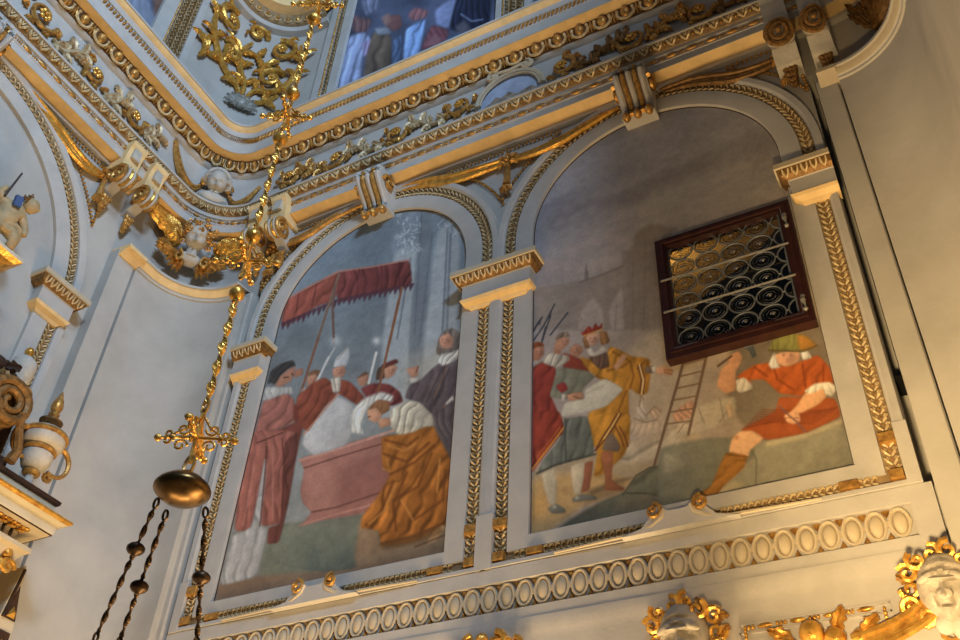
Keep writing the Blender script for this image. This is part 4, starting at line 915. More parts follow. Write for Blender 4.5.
class Paint:
    """a drawing on the wall: shapes are polygons and strokes in the drawing's own sheet units"""
    def __init__(s, x, z, X, Z): s.x, s.y, s.X, s.Z = x, z, X, Z; s.c = np.zeros((len(x), 3)); s.k = None
    def at(s, o, sc): s.k = (o[0], o[1], sc)
    def P(s, txt):
        a = np.array([float(v) for v in txt.replace(',', ' ').split()]).reshape(-1, 2)
        return a / s.k[2] + np.array(s.k[:2])
    def mix(s, idx, a, col): s.c[idx] += (np.array(col, float) - s.c[idx]) * a[:, None]
    def sel(s, a, mg):
        return np.nonzero((s.x > a[:, 0].min() - mg) & (s.x < a[:, 0].max() + mg) & (s.y > a[:, 1].min() - mg) & (s.y < a[:, 1].max() + mg))[0]
    def dist(s, a, idx, closed):
        x, y_ = s.x[idx], s.y[idx]; d = np.full(len(idx), 1e9); ins = np.zeros(len(idx), bool); n = len(a)
        for i in range(n if closed else n - 1):
            p, q = a[i], a[(i + 1) % n]; ex, ey = q - p; l2 = ex * ex + ey * ey + 1e-9
            f = np.clip(((x - p[0]) * ex + (y_ - p[1]) * ey) / l2, 0, 1); d = np.minimum(d, np.hypot(x - p[0] - f * ex, y_ - p[1] - f * ey))
            if closed and abs(ey) > 1e-9:
                c_ = ((p[1] > y_) != (q[1] > y_)) & (x < (q[0] - p[0]) * (y_ - p[1]) / ey + p[0]); ins ^= c_
        return d, ins
    def poly(s, txt, col, soft=1.1, alpha=1.0, fold=0, fa=0.0, ff=.9, rim=.10):
        a = s.P(txt)
        for q_ in (.12, .25): a = np.stack([a * (1 - q_) + np.roll(a, -1, 0) * q_, a * q_ + np.roll(a, -1, 0) * (1 - q_)], 1).reshape(-1, 2)
        idx = s.sel(a, 3 * soft + 3)
        if not len(idx): return
        d, ins = s.dist(a, idx, True); sd = np.where(ins, d, -d); al = np.clip(.5 + sd / (2 * soft), 0, 1) * alpha
        k = np.ones(len(idx)); x0, x1, y0, y1 = a[:, 0].min(), a[:, 0].max(), a[:, 1].min(), a[:, 1].max()
        if rim: k *= 1 + .20 * (.5 - (s.x[idx] - x0) / max(x1 - x0, 1)) + .10 * (.5 - (s.y[idx] - y0) / max(y1 - y0, 1))
        if fold:
            u = s.x[idx] * math.cos(fa) + s.y[idx] * math.sin(fa); v = -s.x[idx] * math.sin(fa) + s.y[idx] * math.cos(fa)
            w_ = (u + 13 * (vnoise(u * .5, v, .045, 3) - .5) + 5 * (vnoise(u, v, .10, 4) - .5)) / (7.5 / max(ff, .3) * .8); f_ = w_ - np.floor(w_); am = (fold if fold >= .08 else 0) * (.1 + 1.0 * vnoise(u, v, .06, 6))
            k *= 1 - 2.6 * am * np.exp(-((f_ - .5) / .15) ** 2) + 1.5 * am * np.exp(-((f_ - .8) / .2) ** 2)
            k *= 1 + fold * 1.3 * (vnoise(s.x[idx], s.y[idx], .12, 5) - .5)
        if rim: k = k * (1 - rim * np.exp(-np.maximum(sd, 0) / 1.6))
        s.c[idx] += (np.clip(np.array(col, float)[None, :] * k[:, None], 0, 255) - s.c[idx]) * al[:, None]
    def line(s, txt, col, w=1.0, alpha=1.0, soft=.7):
        a = s.P(txt); idx = s.sel(a, w + 3)
        if not len(idx): return
        d, _ = s.dist(a, idx, False); s.mix(idx, np.clip((w / 2 + soft - d) / (soft * 1.4), 0, 1) * alpha, col)
    def blob(s, txt, r, col, alpha=1.0):
        a = s.P(txt); rr = r / s.k[2]
        for p in a:
            d = np.hypot(s.x - p[0], s.y - p[1]); idx = np.nonzero(d < rr * 2.2)[0]; s.mix(idx, alpha * np.exp(-(d[idx] / rr) ** 2), col)
    def head(s, txt, r, skin, hair, look=0.0):
        """features of a painted head at a place: eye line, nose, mouth"""
        a = s.P(txt)[0]; r_ = r / s.k[2]; k0 = s.k; s.k = (0, 0, 1); dk = tuple(v * .55 for v in skin); lt = tuple(min(255, v * 1.22) for v in skin); cx = a[0] + look * r_
        s.blob('%f %f' % (a[0] + r_ * .5, a[1] + r_ * .2), r_ * .5, tuple(v * .72 for v in skin), .55); s.blob('%f %f' % (cx - r_ * .2, a[1] - r_ * .45), r_ * .4, lt, .5); s.blob('%f %f' % (cx, a[1] + r_ * .2), r_ * .22, lt, .6)
        for sg in (-1, 1): s.blob('%f %f' % (cx + sg * r_ * .36, a[1] - r_ * .12), r_ * .15, dk, .5); s.blob('%f %f' % (cx + sg * r_ * .38, a[1] + r_ * .28), r_ * .2, (186, 104, 84), .25)
        s.blob('%f %f' % (cx + r_ * .05, a[1] + r_ * .34), r_ * .12, dk, .4); s.line('%f %f %f %f' % (cx - r_ * .16, a[1] + r_ * .56, cx + r_ * .16, a[1] + r_ * .54), (134, 62, 52), .4, .55, .5)
        s.k = k0
def sheet(name, label, tc, z0, z1, halfw, gain, paintfn, nu, nv, mapf, p=.006, cat='fresco', hole=None):
    u = np.linspace(-1, 1, nu); z = np.linspace(z0, z1, nv); U, Z = np.meshgrid(u, z); HW = halfw(Z); T = tc + U * HW
    X, Y = mapf(T, p); T, Z, X, Y = T.ravel(), Z.ravel(), X.ravel(), Y.ravel()
    px, py = proj(X, Y, Z); pa = Paint(px, py, T, Z); paintfn(pa)
    n1 = vnoise(T, Z, 3.1, 11); n2 = vnoise(T, Z, 16, 12); n3 = vnoise(T, Z, 55, 13)
    c = pa.c * (1 + .10 * (n1 - .5) + .08 * (n2 - .5) + .08 * (n3 - .5))[:, None]
    gy = c.mean(1, keepdims=True); c = gy + (c - gy) * .86
    c = np.clip(c, 0, 255) / 255; l = np.where(c <= .04045, c / 12.92, ((c + .055) / 1.055) ** 2.4) * np.array(gain); l = np.clip(l, 0, .9)
    me = bpy.data.meshes.new(name); co_ = np.stack([X, Y, Z], 1)
    q = (np.arange(nv - 1)[:, None] * nu + np.arange(nu - 1)[None, :]).ravel(); F = np.stack([q, q + 1, q + nu + 1, q + nu], 1)
    if hole: F = F[~((X[F[:, 0]] > hole[0]) & (X[F[:, 0]] < hole[1]) & (Z[F[:, 0]] > hole[2]) & (Z[F[:, 0]] < hole[3]))]
    me.vertices.add(len(co_)); me.vertices.foreach_set('co', co_.ravel()); me.loops.add(F.size); me.loops.foreach_set('vertex_index', F.ravel())
    me.polygons.add(len(F)); me.polygons.foreach_set('loop_start', np.arange(0, F.size, 4)); me.polygons.foreach_set('loop_total', np.full(len(F), 4)); me.update(calc_edges=True); me.validate()
    at = me.color_attributes.new('pigment', 'FLOAT_COLOR', 'POINT'); at.data.foreach_set('color', np.concatenate([l, np.ones((len(l), 1))], 1).ravel())
    m_ = bpy.data.materials.new(name + '_pigment'); m_.use_nodes = True; nt = m_.node_tree; bs = nt.nodes['Principled BSDF']; bs.inputs['Roughness'].default_value = .85; bs.inputs['Specular IOR Level'].default_value = .2
    an = nt.nodes.new('ShaderNodeAttribute'); an.attribute_name = 'pigment'; nt.links.new(an.outputs['Color'], bs.inputs['Base Color'])
    me.materials.append(m_); o = bpy.data.objects.new(name, me); C.objects.link(o); return tag(o, label, cat)
def arch_half(hw):
    R = hw + .004
    return lambda Z: np.where(Z <= ZC, R, np.sqrt(np.maximum(R * R - np.maximum(Z - ZC, 0) ** 2, 1e-4)))
backmap = lambda T, p: (T, np.full_like(T, -p))
FLESH = (172, 122, 100)

def paint_canopy(s):
    g = np.clip((s.y - 200) / 400, 0, 1)[:, None]
    s.c[:] = np.array([104, 120, 138]) * (1 - g) + np.array([134, 136, 134]) * g
    s.c *= (1 + .22 * (vnoise(s.x, s.y, .03, 2) - .5))[:, None]
    s.at((265, 200), 4.465)
    s.poly('585 60 690 40 700 200 560 260', (142, 152, 168), 3, .45, 0, rim=0)
    s.poly('575 230 690 185 640 640 640 1000 500 1000 525 625', (152, 162, 172), 2, .85, .04, 0, .3, 0)
    s.poly('690 60 745 45 750 200 700 640 700 1000 640 1000 645 625', (106, 116, 130), 2, .8, rim=0)
    s.poly('765 140 830 90 815 300 790 640 790 1000 700 1000 712 625', (150, 160, 172), 2, .9, .04, 0, .3, 0)
    s.poly('830 130 872 100 868 250 850 640 900 1000 800 1000 800 625', (142, 150, 160), 2, .85, rim=0)
    for t_ in ('650 260 590 620', '745 160 690 640', '815 140 790 620', '700 60 668 600', '830 130 812 610'): s.line(t_, (92, 102, 118), 1.6, .7)
    r_ = random.Random(3)
    for k in range(120):
        x_, y_ = r_.uniform(590, 695), r_.uniform(60, 225)
        a_ = r_.uniform(0, 3.1); s.line('%f %f %f %f' % (x_, y_, x_ + 18 * math.cos(a_), y_ + 18 * math.sin(a_)), (176, 186, 198) if k % 2 else (110, 122, 140), .8, .55)
    for k in range(40):
        x_, y_ = r_.uniform(770, 870), r_.uniform(70, 150); a_ = r_.uniform(0, 3.1)
        s.line('%f %f %f %f' % (x_, y_, x_ + 18 * math.cos(a_), y_ + 18 * math.sin(a_)), (172, 182, 194) if k % 2 else (110, 122, 140), .8, .55)
    s.at((325, 300), 5.12)
    s.poly('400 320 560 250 720 180 720 420 400 520', (166, 160, 148), 10, .55, rim=0)
    s.at((265, 200), 4.465)
    s.poly('95 445 180 395 330 318 345 325 335 400 300 455 230 475 160 530 70 568 80 500', (150, 78, 66), 1.2, 1, .10, .5, .5)
    s.poly('330 318 480 298 645 266 655 330 655 382 560 405 450 430 340 455 320 440', (112, 56, 56), 1.2, 1, .13, .1, .55)
    for k in range(26):
        f = k / 25; x_ = 85 + 570 * f; y_ = 548 - 150 * min(1, f / .45) + 0 if f < .45 else 440 - 55 * (f - .45) / .55
        y_ = 555 - (555 - 452) * min(1, f / .42) if f < .42 else 452 - 68 * (f - .42) / .58
        s.poly('%f %f %f %f %f %f' % (x_ - 14, y_ - 8, x_ + 14, y_ - 14, x_ - 8, y_ + 28 + 8 * math.sin(k * 2)), (82, 52, 66), .8, .95)
    s.line('95 445 180 395 330 318 480 298 645 266', (178, 120, 104), 1.4, .7)
    for t_ in ('230 380 210 470', '150 420 140 500', '420 310 410 430', '520 295 520 415', '600 280 600 395'): s.line(t_, (84, 40, 42), 1.2, .5)
    s.line('330 330 230 640', (122, 96, 82), 2.0); s.line('316 380 300 470 308 640', (110, 84, 76), 1.8); s.line('612 390 555 640', (126, 84, 62), 1.9)
    # ground
    s.at((215, 430), 3.556)
    s.poly('200 340 460 310 840 270 900 420 900 520 430 520 150 530', (112, 118, 104), 3, 1, .05, 1.5, .2, 0)
    s.poly('0 545 150 520 430 495 900 400 900 700 0 700', (132, 108, 88), 3, 1, .06, 1.4, .2, 0)
    s.at((325, 410), 3.657)
    s.poly('0 410 130 378 190 435 205 510 100 580 0 592 -200 560 -200 420', (108, 114, 102), 1.5, 1, .04, 0, .2)
    s.poly('130 378 190 435 205 510 430 430 440 540 100 590', (134, 106, 82), 2, .8, .05)
    # tomb
    s.at((215, 430), 3.556)
    s.poly('300 105 330 92 560 20 700 30 700 240 520 300 380 322 300 345 345 292 312 262 302 215 318 140', (152, 104, 96), 1.2, 1, .05, 1.2, .25)
    s.poly('330 150 420 120 420 250 350 290 318 250', (170, 120, 110), 4, .5, rim=0)
    s.poly('440 130 640 60 640 220 440 290', (128, 82, 76), 4, .6, rim=0)
    s.line('300 108 430 70 640 0', (188, 138, 126), 2.2, .8); s.line('318 135 430 98 640 35', (106, 66, 62), 1.4, .8); s.line('345 292 430 275 640 205', (104, 66, 60), 1.6, .8); s.line('300 340 430 300 620 250', (176, 126, 114), 1.6, .7)
    # left deacon
    s.at((215, 430), 3.556)
    s.poly('62 372 130 350 178 80 190 100 165 350 190 345 150 522 30 552 20 540', (172, 174, 178), 1.2, 1, .08, .2, .5)
    s.at((215, 340), 6.4)
    s.poly('310 385 380 360 460 338 500 372 520 430 515 520 440 560 330 592 250 700 200 900 240 640 280 500', (162, 102, 92), 1.2, 1, .10, .6, .5)
    s.poly('250 640 330 592 440 562 530 520 580 430 590 470 540 640 520 760 260 760', (122, 66, 58), 1.2, 1, .12, .5, .4)
    s.poly('500 410 570 415 575 460 520 530 505 520', (116, 58, 48), 1.2, 1)
    s.at((215, 430), 3.556)
    s.poly('110 0 300 0 262 180 240 332 160 346 180 180 184 60 130 352 64 366', (156, 94, 84), 1.2, 1, .09, .1, .6)
    s.poly('245 40 305 0 262 260 228 402 184 406 190 346 235 335', (108, 62, 56), 1.2, 1, .08, .1, .6)
    for t_ in ('238 30 246 120 236 330', '184 60 178 150 160 340', '150 46 240 10'): s.line(t_, (92, 50, 46), 1.2, .7)
    for t_ in ('140 120 100 340', '205 60 205 320'): s.line(t_, (184, 124, 112), 1.6, .5)
    s.at((215, 340), 6.4)
    s.poly('335 280 355 200 420 150 500 128 518 165 470 185 420 230 395 290 360 275', (62, 60, 62), 1.1, 1, .15, .8, 1.2)
    s.poly('420 228 468 190 514 165 508 215 492 250 488 262 440 290 420 305 380 290 400 262', FLESH, 1, 1); s.poly('325 300 400 300 490 300 505 345 440 345 330 388 305 385', (176, 176, 176), 1.2, 1, .1)
    s.poly('512 192 565 178 562 222 505 245', (160, 108, 88), 1, 1); s.line('440 240 470 238', (90, 56, 48), .9); s.line('492 215 500 225', (90, 56, 48), 1)
    s.line('660 -10 528 405', (126, 84, 66), 1.9)
    # boy and bishop
    s.poly('588 215 640 188 682 198 660 235 610 250', (120, 86, 64), 1, 1); s.poly('592 232 640 215 660 245 632 298 588 290', FLESH, 1, 1); s.poly('555 310 640 300 650 330 600 420 545 415', (166, 164, 162), 1.2, 1, .1); s.head('624 250', 22, FLESH, 0, .1)
    s.line('728 110 585 400', (186, 188, 192), 1.9, .9)
    s.at((325, 300), 5.12)
    s.poly('0 540 60 490 150 535 145 640 120 740 -60 800 -120 740 -90 620', (176, 178, 184), 1.4, 1, .06, .15, .6)
    s.poly('-150 500 -60 420 0 395 45 430 60 490 0 545 -90 680 -130 640', (132, 68, 52), 1.2, 1, .1, .7, .5)
    s.poly('72 405 130 418 215 510 165 540 90 490 60 480', (128, 64, 50), 1.2, 1, .1, .5, .5); s.line('70 480 0 560 -110 690', (180, 128, 108), 1.3, .8)
    s.poly('40 345 55 300 122 235 128 290 108 342', (184, 188, 196), 1, 1); s.line('62 305 112 250', (140, 130, 120), 1, .6)
    s.poly('38 350 100 335 108 368 82 402 40 395', (178, 128, 108), 1, 1); s.poly('28 402 84 392 78 470 40 474', (188, 178, 168), 1.2, 1, .1); s.head('72 362', 26, FLESH, 0, 0)
    s.blob('55 210', 26, (176, 182, 190), .8); s.line('42 60 44 190', (110, 84, 76), 1.6); s.line('50 245 -5 335', (170, 172, 176), 1.4, .8)
    s.poly('162 402 205 368 228 388 215 436 178 442', FLESH, 1, 1); s.poly('162 402 205 366 225 376 190 392', (112, 80, 62), 1, 1); s.line('262 270 224 425', (196, 198, 200), 2.2, .95); s.blob('264 210', 20, (196, 200, 206), .9)
    # capped man
    s.poly('180 452 250 425 330 430 384 470 402 522 340 545 220 512', (116, 54, 54), 1.2, 1, .1, .4, .5)
    s.poly('268 352 310 325 330 352 304 402 258 412', (86, 64, 52), 1, 1, .1); s.poly('298 352 350 322 372 345 350 388 310 408', (178, 130, 106), 1, 1); s.poly('288 332 365 300 378 320 300 352', (96, 50, 44), 1, 1); s.head('334 360', 26, FLESH, 0, .15)
    s.line('378 0 272 470', (128, 82, 58), 2.0)
    # tall man in grey
    s.poly('420 462 440 428 492 408 570 330 712 262 710 420 700 760 600 700 540 600 470 522 408 502', (88, 78, 84), 1.2, 1, .10, .3, .5)
    for t_ in ('640 345 560 540', '600 350 520 520', '690 440 650 620', '480 430 440 500'): s.line(t_, (64, 56, 64), 1.5, .6)
    s.line('622 345 560 500', (120, 92, 76), 1.6, .6)
    s.poly('568 275 578 200 610 158 652 143 698 170 705 240 650 270', (112, 102, 98), 1.2, 1, .1); s.poly('584 195 632 165 660 200 650 245 602 252 588 228', (184, 134, 114), 1, 1); s.head('616 205', 30, FLESH, 0, -.1); s.poly('570 240 600 250 590 285 572 275', (110, 96, 88), 1, 1)
    s.poly('572 312 600 282 660 268 712 228 716 268 650 322 600 338', (196, 192, 188), 1.2, 1, .14, .5, 1.3)
    s.poly('414 356 445 345 480 336 476 388 446 402', (180, 130, 108), 1, 1); s.line('478 340 466 372', (110, 70, 60), .8); s.poly('432 402 470 396 476 414 440 428', (190, 186, 182), 1, 1)
    s.poly('583 602 610 536 642 542 622 612', FLESH, 1, 1); s.poly('614 532 652 488 664 512 642 548', (190, 186, 182), 1, 1)
    # kneeling king
    s.at((325, 410), 3.657)
    s.poly('372 40 495 -60 480 190 475 330 440 200 420 110', (84, 76, 80), 1.4, 1, .08)
    s.poly('205 95 270 88 330 72 392 48 422 110 472 200 474 400 430 430 330 480 205 502 195 440 130 432 135 388 190 320 240 235 208 205', (152, 92, 36), 1.3, 1, .15, .5, .38)
    for t_ in ('220 110 300 130 340 100', '215 160 300 190 380 120', '240 235 330 190 400 130', '250 260 200 380 150 420', '300 230 250 340 260 440', '390 160 340 280 250 330', '440 220 430 330 330 400', '205 490 330 462 430 415'): s.line(t_, (100, 56, 24), 2.2, .65, 1.2)
    for t_ in ('230 130 290 150 330 125', '260 270 215 370 160 415', '420 180 410 300', '280 330 320 400', '212 215 235 222 225 180'): s.line(t_, (188, 126, 58), 1.8, .6, 1.0)
    s.poly('370 490 395 445 432 418 438 440 402 482', (176, 142, 108), 1, 1); s.line('330 500 445 455', (84, 60, 44), 2, .7)
    s.poly('205 480 330 455 420 420 440 450 330 490 208 512', (92, 64, 36), 2, .6)
    s.poly('240 0 372 0 392 42 330 80 270 92 238 60', (186, 178, 160), 1.2, 1, .12, .4, .8)
    s.at((325, 300), 5.12)
    s.poly('335 560 420 516 482 520 552 590 562 650 330 650', (188, 182, 168), 1.2, 1, .12, .4, .8)
    s.poly('140 562 200 502 290 468 352 490 342 525 280 512 222 552 182 640 200 690 130 680', (192, 192, 190), 1.6, 1, .1, .4, 1.2)
    s.poly('214 562 268 510 332 520 332 565 282 592', (142, 98, 66), 1.1, 1, .15, .5, 1.2); s.poly('214 564 262 550 296 592 262 632 222 612', (190, 140, 112), 1, 1); s.line('222 600 232 596', (110, 70, 56), .9); s.poly('270 610 330 600 340 640 280 660', (180, 132, 104), 1, 1)

def paint_builders(s):
    g = np.clip((s.y - 100) / 260, 0, 1)[:, None]; h = np.clip((s.x - 520) / 300, 0, 1)[:, None]
    s.c[:] = (np.array([140, 144, 158]) * (1 - h) + np.array([142, 130, 118]) * h) * (1 - g) + (np.array([158, 142, 132]) * (1 - h) + np.array([150, 130, 106]) * h) * g
    s.c *= (1 + .18 * (vnoise(s.x * .6 + s.y * .9, s.y * 2.6 + s.x * .9, .016, 4) - .5))[:, None]
    s.at((525, 100), 2.783)
    for t_, c_, w_ in (('250 250 380 190 480 155', (166, 158, 158), 4), ('80 350 180 290 330 265', (118, 108, 112), 7), ('90 345 190 300', (172, 164, 164), 3), ('520 215 620 180', (160, 146, 134), 4), ('120 420 240 380 300 390', (174, 154, 146), 6), ('60 300 200 240 300 190', (120, 116, 124), 7), ('30 450 160 470 260 440', (176, 156, 148), 7)): s.line(t_, c_, w_, .35, 4)
    s.poly('0 530 60 520 150 505 200 490 272 462 268 420 300 415 310 370 340 350 375 345 395 360 425 355 380 400 400 640 0 640', (138, 124, 112), 2, .9, .04, rim=.06)
    s.poly('310 370 340 350 375 345 395 360 425 355 380 400 400 640 280 640 285 430', (126, 112, 100), 3, .6, rim=0)
    s.poly('145 640 158 585 190 548 215 585 222 640', (164, 150, 140), 1.6, .7, rim=0); s.poly('232 585 270 515 276 640 240 640', (162, 148, 138), 1.6, .7, rim=0); s.poly('164 500 170 446 177 500', (128, 114, 108), 1, .9); s.line('150 508 200 492 272 462', (112, 100, 92), 1.4, .6)
    for t_ in ('250 640 255 570', '300 640 300 450', '330 640 335 380', '360 640 362 380', '152 600 158 610'): s.line(t_, (112, 98, 86), 1.3, .35)
    # lower distance
    s.at((525, 305), 5.333)
    s.poly('540 250 700 120 900 300 900 700 540 700', (170, 150, 120), 6, .75, .04, 0, .3, 0)
    s.at((525, 415), 5.12)
    s.poly('0 300 200 200 520 150 900 60 900 340 560 330 300 460 0 640', (160, 138, 106), 4, 1, .06, 1.3, .2, 0)
    s.poly('480 150 720 120 830 130 830 220 480 250', (166, 152, 128), 3, .8, .1, 1.2, .4, 0)
    s.at((675, 320), 3.37)
    s.poly('180 100 330 40 500 0 520 60 620 480 300 420 205 330 170 250', (112, 98, 80), 3, 1, .06, .8, .2, 0)
    s.poly('140 265 205 255 205 325 150 360 0 400 0 420 -60 420 60 300', (170, 154, 128), 2, .9, .04)
    for t_ in ('150 260 165 340', '180 300 150 345', '80 300 100 350'): s.line(t_, (120, 104, 86), 1, .6)
    # ladder and sketchy workers
    for t_, c_ in (('20 290 55 270 70 285 60 330 20 340 0 345 -10 320', (190, 128, 92)), ('-130 300 -110 270 -100 300 -90 330 -130 340', (186, 172, 150)), ('-90 310 -60 290 -40 300 -60 340', (182, 150, 118)), ('-150 350 -60 340 20 360 -60 385 -150 390', (172, 150, 124)), ('170 290 185 270 195 300 200 330 180 330', (188, 150, 112))): s.poly(t_, c_, 1.6, .75, .1)
    for t_ in ('-120 290 -115 250 -105 270', '-95 320 -70 290 -50 310', '-140 330 -100 345 -60 335', '10 380 30 350 60 340'): s.line(t_, (124, 96, 76), 1, .6)
    # ground and rocks
    s.at((525, 415), 5.12)
    s.poly('0 340 180 300 420 300 520 330 560 330 500 400 300 460 180 560 90 630 0 640', (176, 138, 82), 4, .9, .06, 1.1, .2, 0)
    s.poly('20 420 120 400 110 500 20 560', (190, 138, 70), 5, .6, rim=0)
    s.poly('100 640 200 560 370 452 520 392 560 325 640 268 700 255 830 262 1000 240 1000 640', (104, 102, 80), 1.8, 1, .08, 1.0, .25, .2)
    s.poly('130 610 320 480 480 440 340 560 180 640', (88, 84, 68), 3, .7, rim=0); s.poly('480 430 620 400 740 430 720 470 560 520 420 560', (124, 108, 84), 3, .6, rim=0); s.poly('700 440 770 425 820 440 820 460 720 480', (46, 40, 34), 2, .9)
    s.line('500 410 570 310 640 268 830 262', (76, 72, 58), 1.6, .7); s.line('520 400 640 402 740 430', (74, 68, 54), 1.6, .7)
    s.poly('300 470 400 430 500 395 520 330 470 340 330 400', (128, 104, 70), 3, .6, rim=0); s.poly('310 395 460 330 560 318 490 345 340 410', (92, 74, 52), 2, .6)
    s.at((675, 320), 3.37)
    s.poly('250 425 330 400 560 332 620 480 640 560 300 570 130 610 150 580 270 470', (122, 116, 96), 1.8, 1, .05, 0, .2, .1); s.poly('300 410 440 380 560 332 566 350 440 400 310 430', (160, 146, 114), 1.6, .8)
    s.poly('-60 430 120 395 270 400 265 470 140 540 110 600 -60 640', (108, 106, 88), 2, .9, .05); s.poly('150 570 200 540 240 555 190 580 120 600', (172, 152, 112), 2, .7); s.poly('-40 440 40 480 20 510 -40 520', (150, 142, 116), 2, .6)
    s.line('258 440 275 470 272 560', (84, 80, 64), 1.4, .6)
    s.at((675, 320), 3.37)
    s.line('32 130 -70 490', (106, 82, 62), 2.4); s.line('108 112 45 385', (110, 84, 62), 2.4)
    for k in range(6): f = k / 5; s.line('%f %f %f %f' % (28 - 52 * f, 150 + 200 * f, 102 - 50 * f, 130 + 210 * f), (116, 90, 66), 1.2)
    # group on the left : spears
    s.at((525, 305), 5.333)
    for t_ in ('158 -5 100 110 45 190', '228 40 190 90 135 160', '92 65 60 110 40 150', '135 60 105 150 90 200', '110 120 90 190', '75 90 45 140'): s.line(t_, (58, 60, 66), 1.1, .9)
    for t_ in ('62 95 92 62 78 110', '120 70 142 30 136 70'): s.poly(t_, (66, 68, 76), .8, 1)
    s.poly('30 212 60 195 96 202 102 222 70 225 35 240', (134, 66, 36), 1, 1, .1); s.poly('36 238 70 222 102 225 100 262 72 296 36 298', (176, 112, 78), 1, 1); s.head('72 250', 26, FLESH, 0, .1); s.poly('30 300 75 294 100 300 40 330', (170, 150, 130), 1, 1)
    s.poly('160 178 185 150 228 142 240 168 205 172 176 195', (128, 108, 88), 1, 1, .1); s.poly('166 188 208 168 236 178 236 202 205 232 190 250 152 232', (184, 128, 94), 1, 1); s.head('206 196', 26, FLESH, 0, .25); s.poly('150 232 190 245 200 290 160 292', (170, 112, 80), 1, 1)
    s.poly('238 232 270 208 305 220 310 250 275 278 240 268', (176, 118, 86), 1, 1); s.head('270 240', 24, FLESH, 0, -.2)
    s.poly('200 250 330 300 350 400 200 340', (136, 56, 40), 1.2, 1)
    s.poly('20 345 95 302 160 330 172 382 135 470 150 512 205 640 210 700 20 700', (138, 52, 40), 1.2, 1, .10, .3, .45)
    s.poly('170 340 200 332 250 338 332 350 376 382 312 440 300 482 215 502 130 492 148 430', (122, 120, 98), 1.2, 1, .08, .5, .5)
    s.poly('160 432 210 408 232 448 195 472', (146, 52, 44), 1, 1); s.poly('218 482 262 468 302 462 318 500 242 516', (184, 128, 92), 1, 1); s.line('262 488 310 505', (120, 76, 54), .9); s.poly('196 474 220 478 212 512 196 508', (188, 176, 158), 1, 1)
    s.poly('95 288 118 262 160 258 235 270 236 296 200 322 160 332 102 312', (190, 176, 152), 1.2, 1, .1, .6, 1)
    # crowned man
    s.poly('288 270 335 290 350 270 430 290 450 220 500 235 568 275 640 280 668 295 668 385 655 470 612 482 552 440 556 640 556 760 330 760 335 570 420 540 480 500 440 420 380 385 320 330', (178, 118, 36), 1.3, 1, .11, .4, .4)
    s.poly('338 270 440 246 452 330 400 345 360 310', (104, 76, 60), 1.2, 1, .08)
    for t_ in ('470 250 560 300 520 330 440 350', '560 300 580 380 560 440', '380 380 440 400 500 470', '540 460 500 560 520 640', '640 300 600 340'): s.line(t_, (120, 72, 24), 1.8, .6, 1)
    for t_ in ('600 320 620 400 612 470', '618 320 640 400 630 474'): s.line(t_, (96, 56, 34), .9, .9)
    s.line('610 320 632 400 622 474', (206, 182, 130), .9, .9)
    s.poly('636 330 690 325 690 362 645 365', (112, 92, 76), 1, 1); s.poly('690 338 740 322 790 345 786 378 752 372 700 368', (196, 144, 106), 1, 1); s.poly('672 332 698 322 700 352 682 362', (196, 182, 160), 1, 1)
    for t_ in ('740 345 786 350', '745 358 780 368'): s.line(t_, (132, 84, 58), .8, .8)
    s.poly('470 330 500 290 520 262 545 268 530 300 490 350', (190, 138, 100), 1, 1)
    s.poly('306 180 330 155 345 232 320 232', (142, 96, 56), 1, 1, .15); s.poly('396 140 436 140 452 190 440 206 405 215 398 180', (150, 102, 58), 1, 1, .15)
    s.poly('322 168 388 138 402 180 376 216 342 216', (200, 150, 116), 1, 1); s.head('360 180', 32, FLESH, 0, 0)
    s.poly('298 150 320 135 340 110 360 128 375 96 392 118 412 94 412 128 375 140 316 168', (152, 52, 36), 1, 1, .15, 0, 1.2); s.line('316 164 410 130', (196, 150, 70), 1.2, .8)
    s.poly('328 240 350 225 372 258 412 216 432 232 428 252 380 272 348 276', (196, 182, 162), 1, 1)
    # paper
    s.poly('182 602 212 520 262 510 318 500 318 450 425 388 532 448 432 542 330 572', (190, 180, 156), 1.2, 1, .04, .8, .2)
    s.line('330 470 420 430', (162, 150, 128), 1, .6)
    # lower parts
    s.at((525, 415), 5.12)
    s.poly('20 -20 180 -20 202 70 160 130 90 222 20 318', (142, 54, 38), 1.2, 1, .12, .5, .45)
    s.line('200 62 150 130 92 205 22 298', (200, 128, 44), 1.6, .9); s.line('180 60 130 130 60 215', (176, 86, 34), 1.4, .7)
    s.poly('200 20 322 0 362 202 222 242 150 262 60 305 90 232 160 150 200 82', (102, 104, 92), 1.2, 1, .11, .1, .5); s.line('60 300 150 258 218 236 362 200', (60, 60, 52), 2, .7); s.line('205 20 210 230', (66, 66, 58), 1.6, .6)
    s.poly('84 302 150 270 165 340 158 458 124 462 100 380', (180, 164, 132), 1.2, 1, .06); s.poly('232 262 310 234 312 300 290 402 252 412 240 340', (182, 164, 130), 1.2, 1, .06)
    s.poly('112 478 160 452 205 480 208 500 140 506', (108, 104, 90), 1, 1); s.poly('238 428 290 402 365 415 370 432 250 446', (110, 106, 92), 1, 1); s.blob('150 470 266 424', 10, (170, 164, 144), .8)
    s.poly('326 -10 545 -10 528 150 512 202 470 242 380 318 350 312 370 200 355 120', (180, 120, 36), 1.2, 1, .1, .3, .4)
    for o_ in (0, 22): s.line('%d -5 %d 60 %d 120 360 182' % (492 - o_, 455 - o_, 415 - o_), (98, 52, 30), 1.1, .85); s.line('%d 60 %d 110 %d 160' % (462 + o_, 490 + o_, 505 + o_), (104, 54, 32), 1.1, .85)
    s.line('482 -5 445 60 405 120', (212, 178, 110), .9, .8)
    s.poly('420 110 450 90 490 160 480 190 390 180', (112, 92, 76), 1.2, 1)
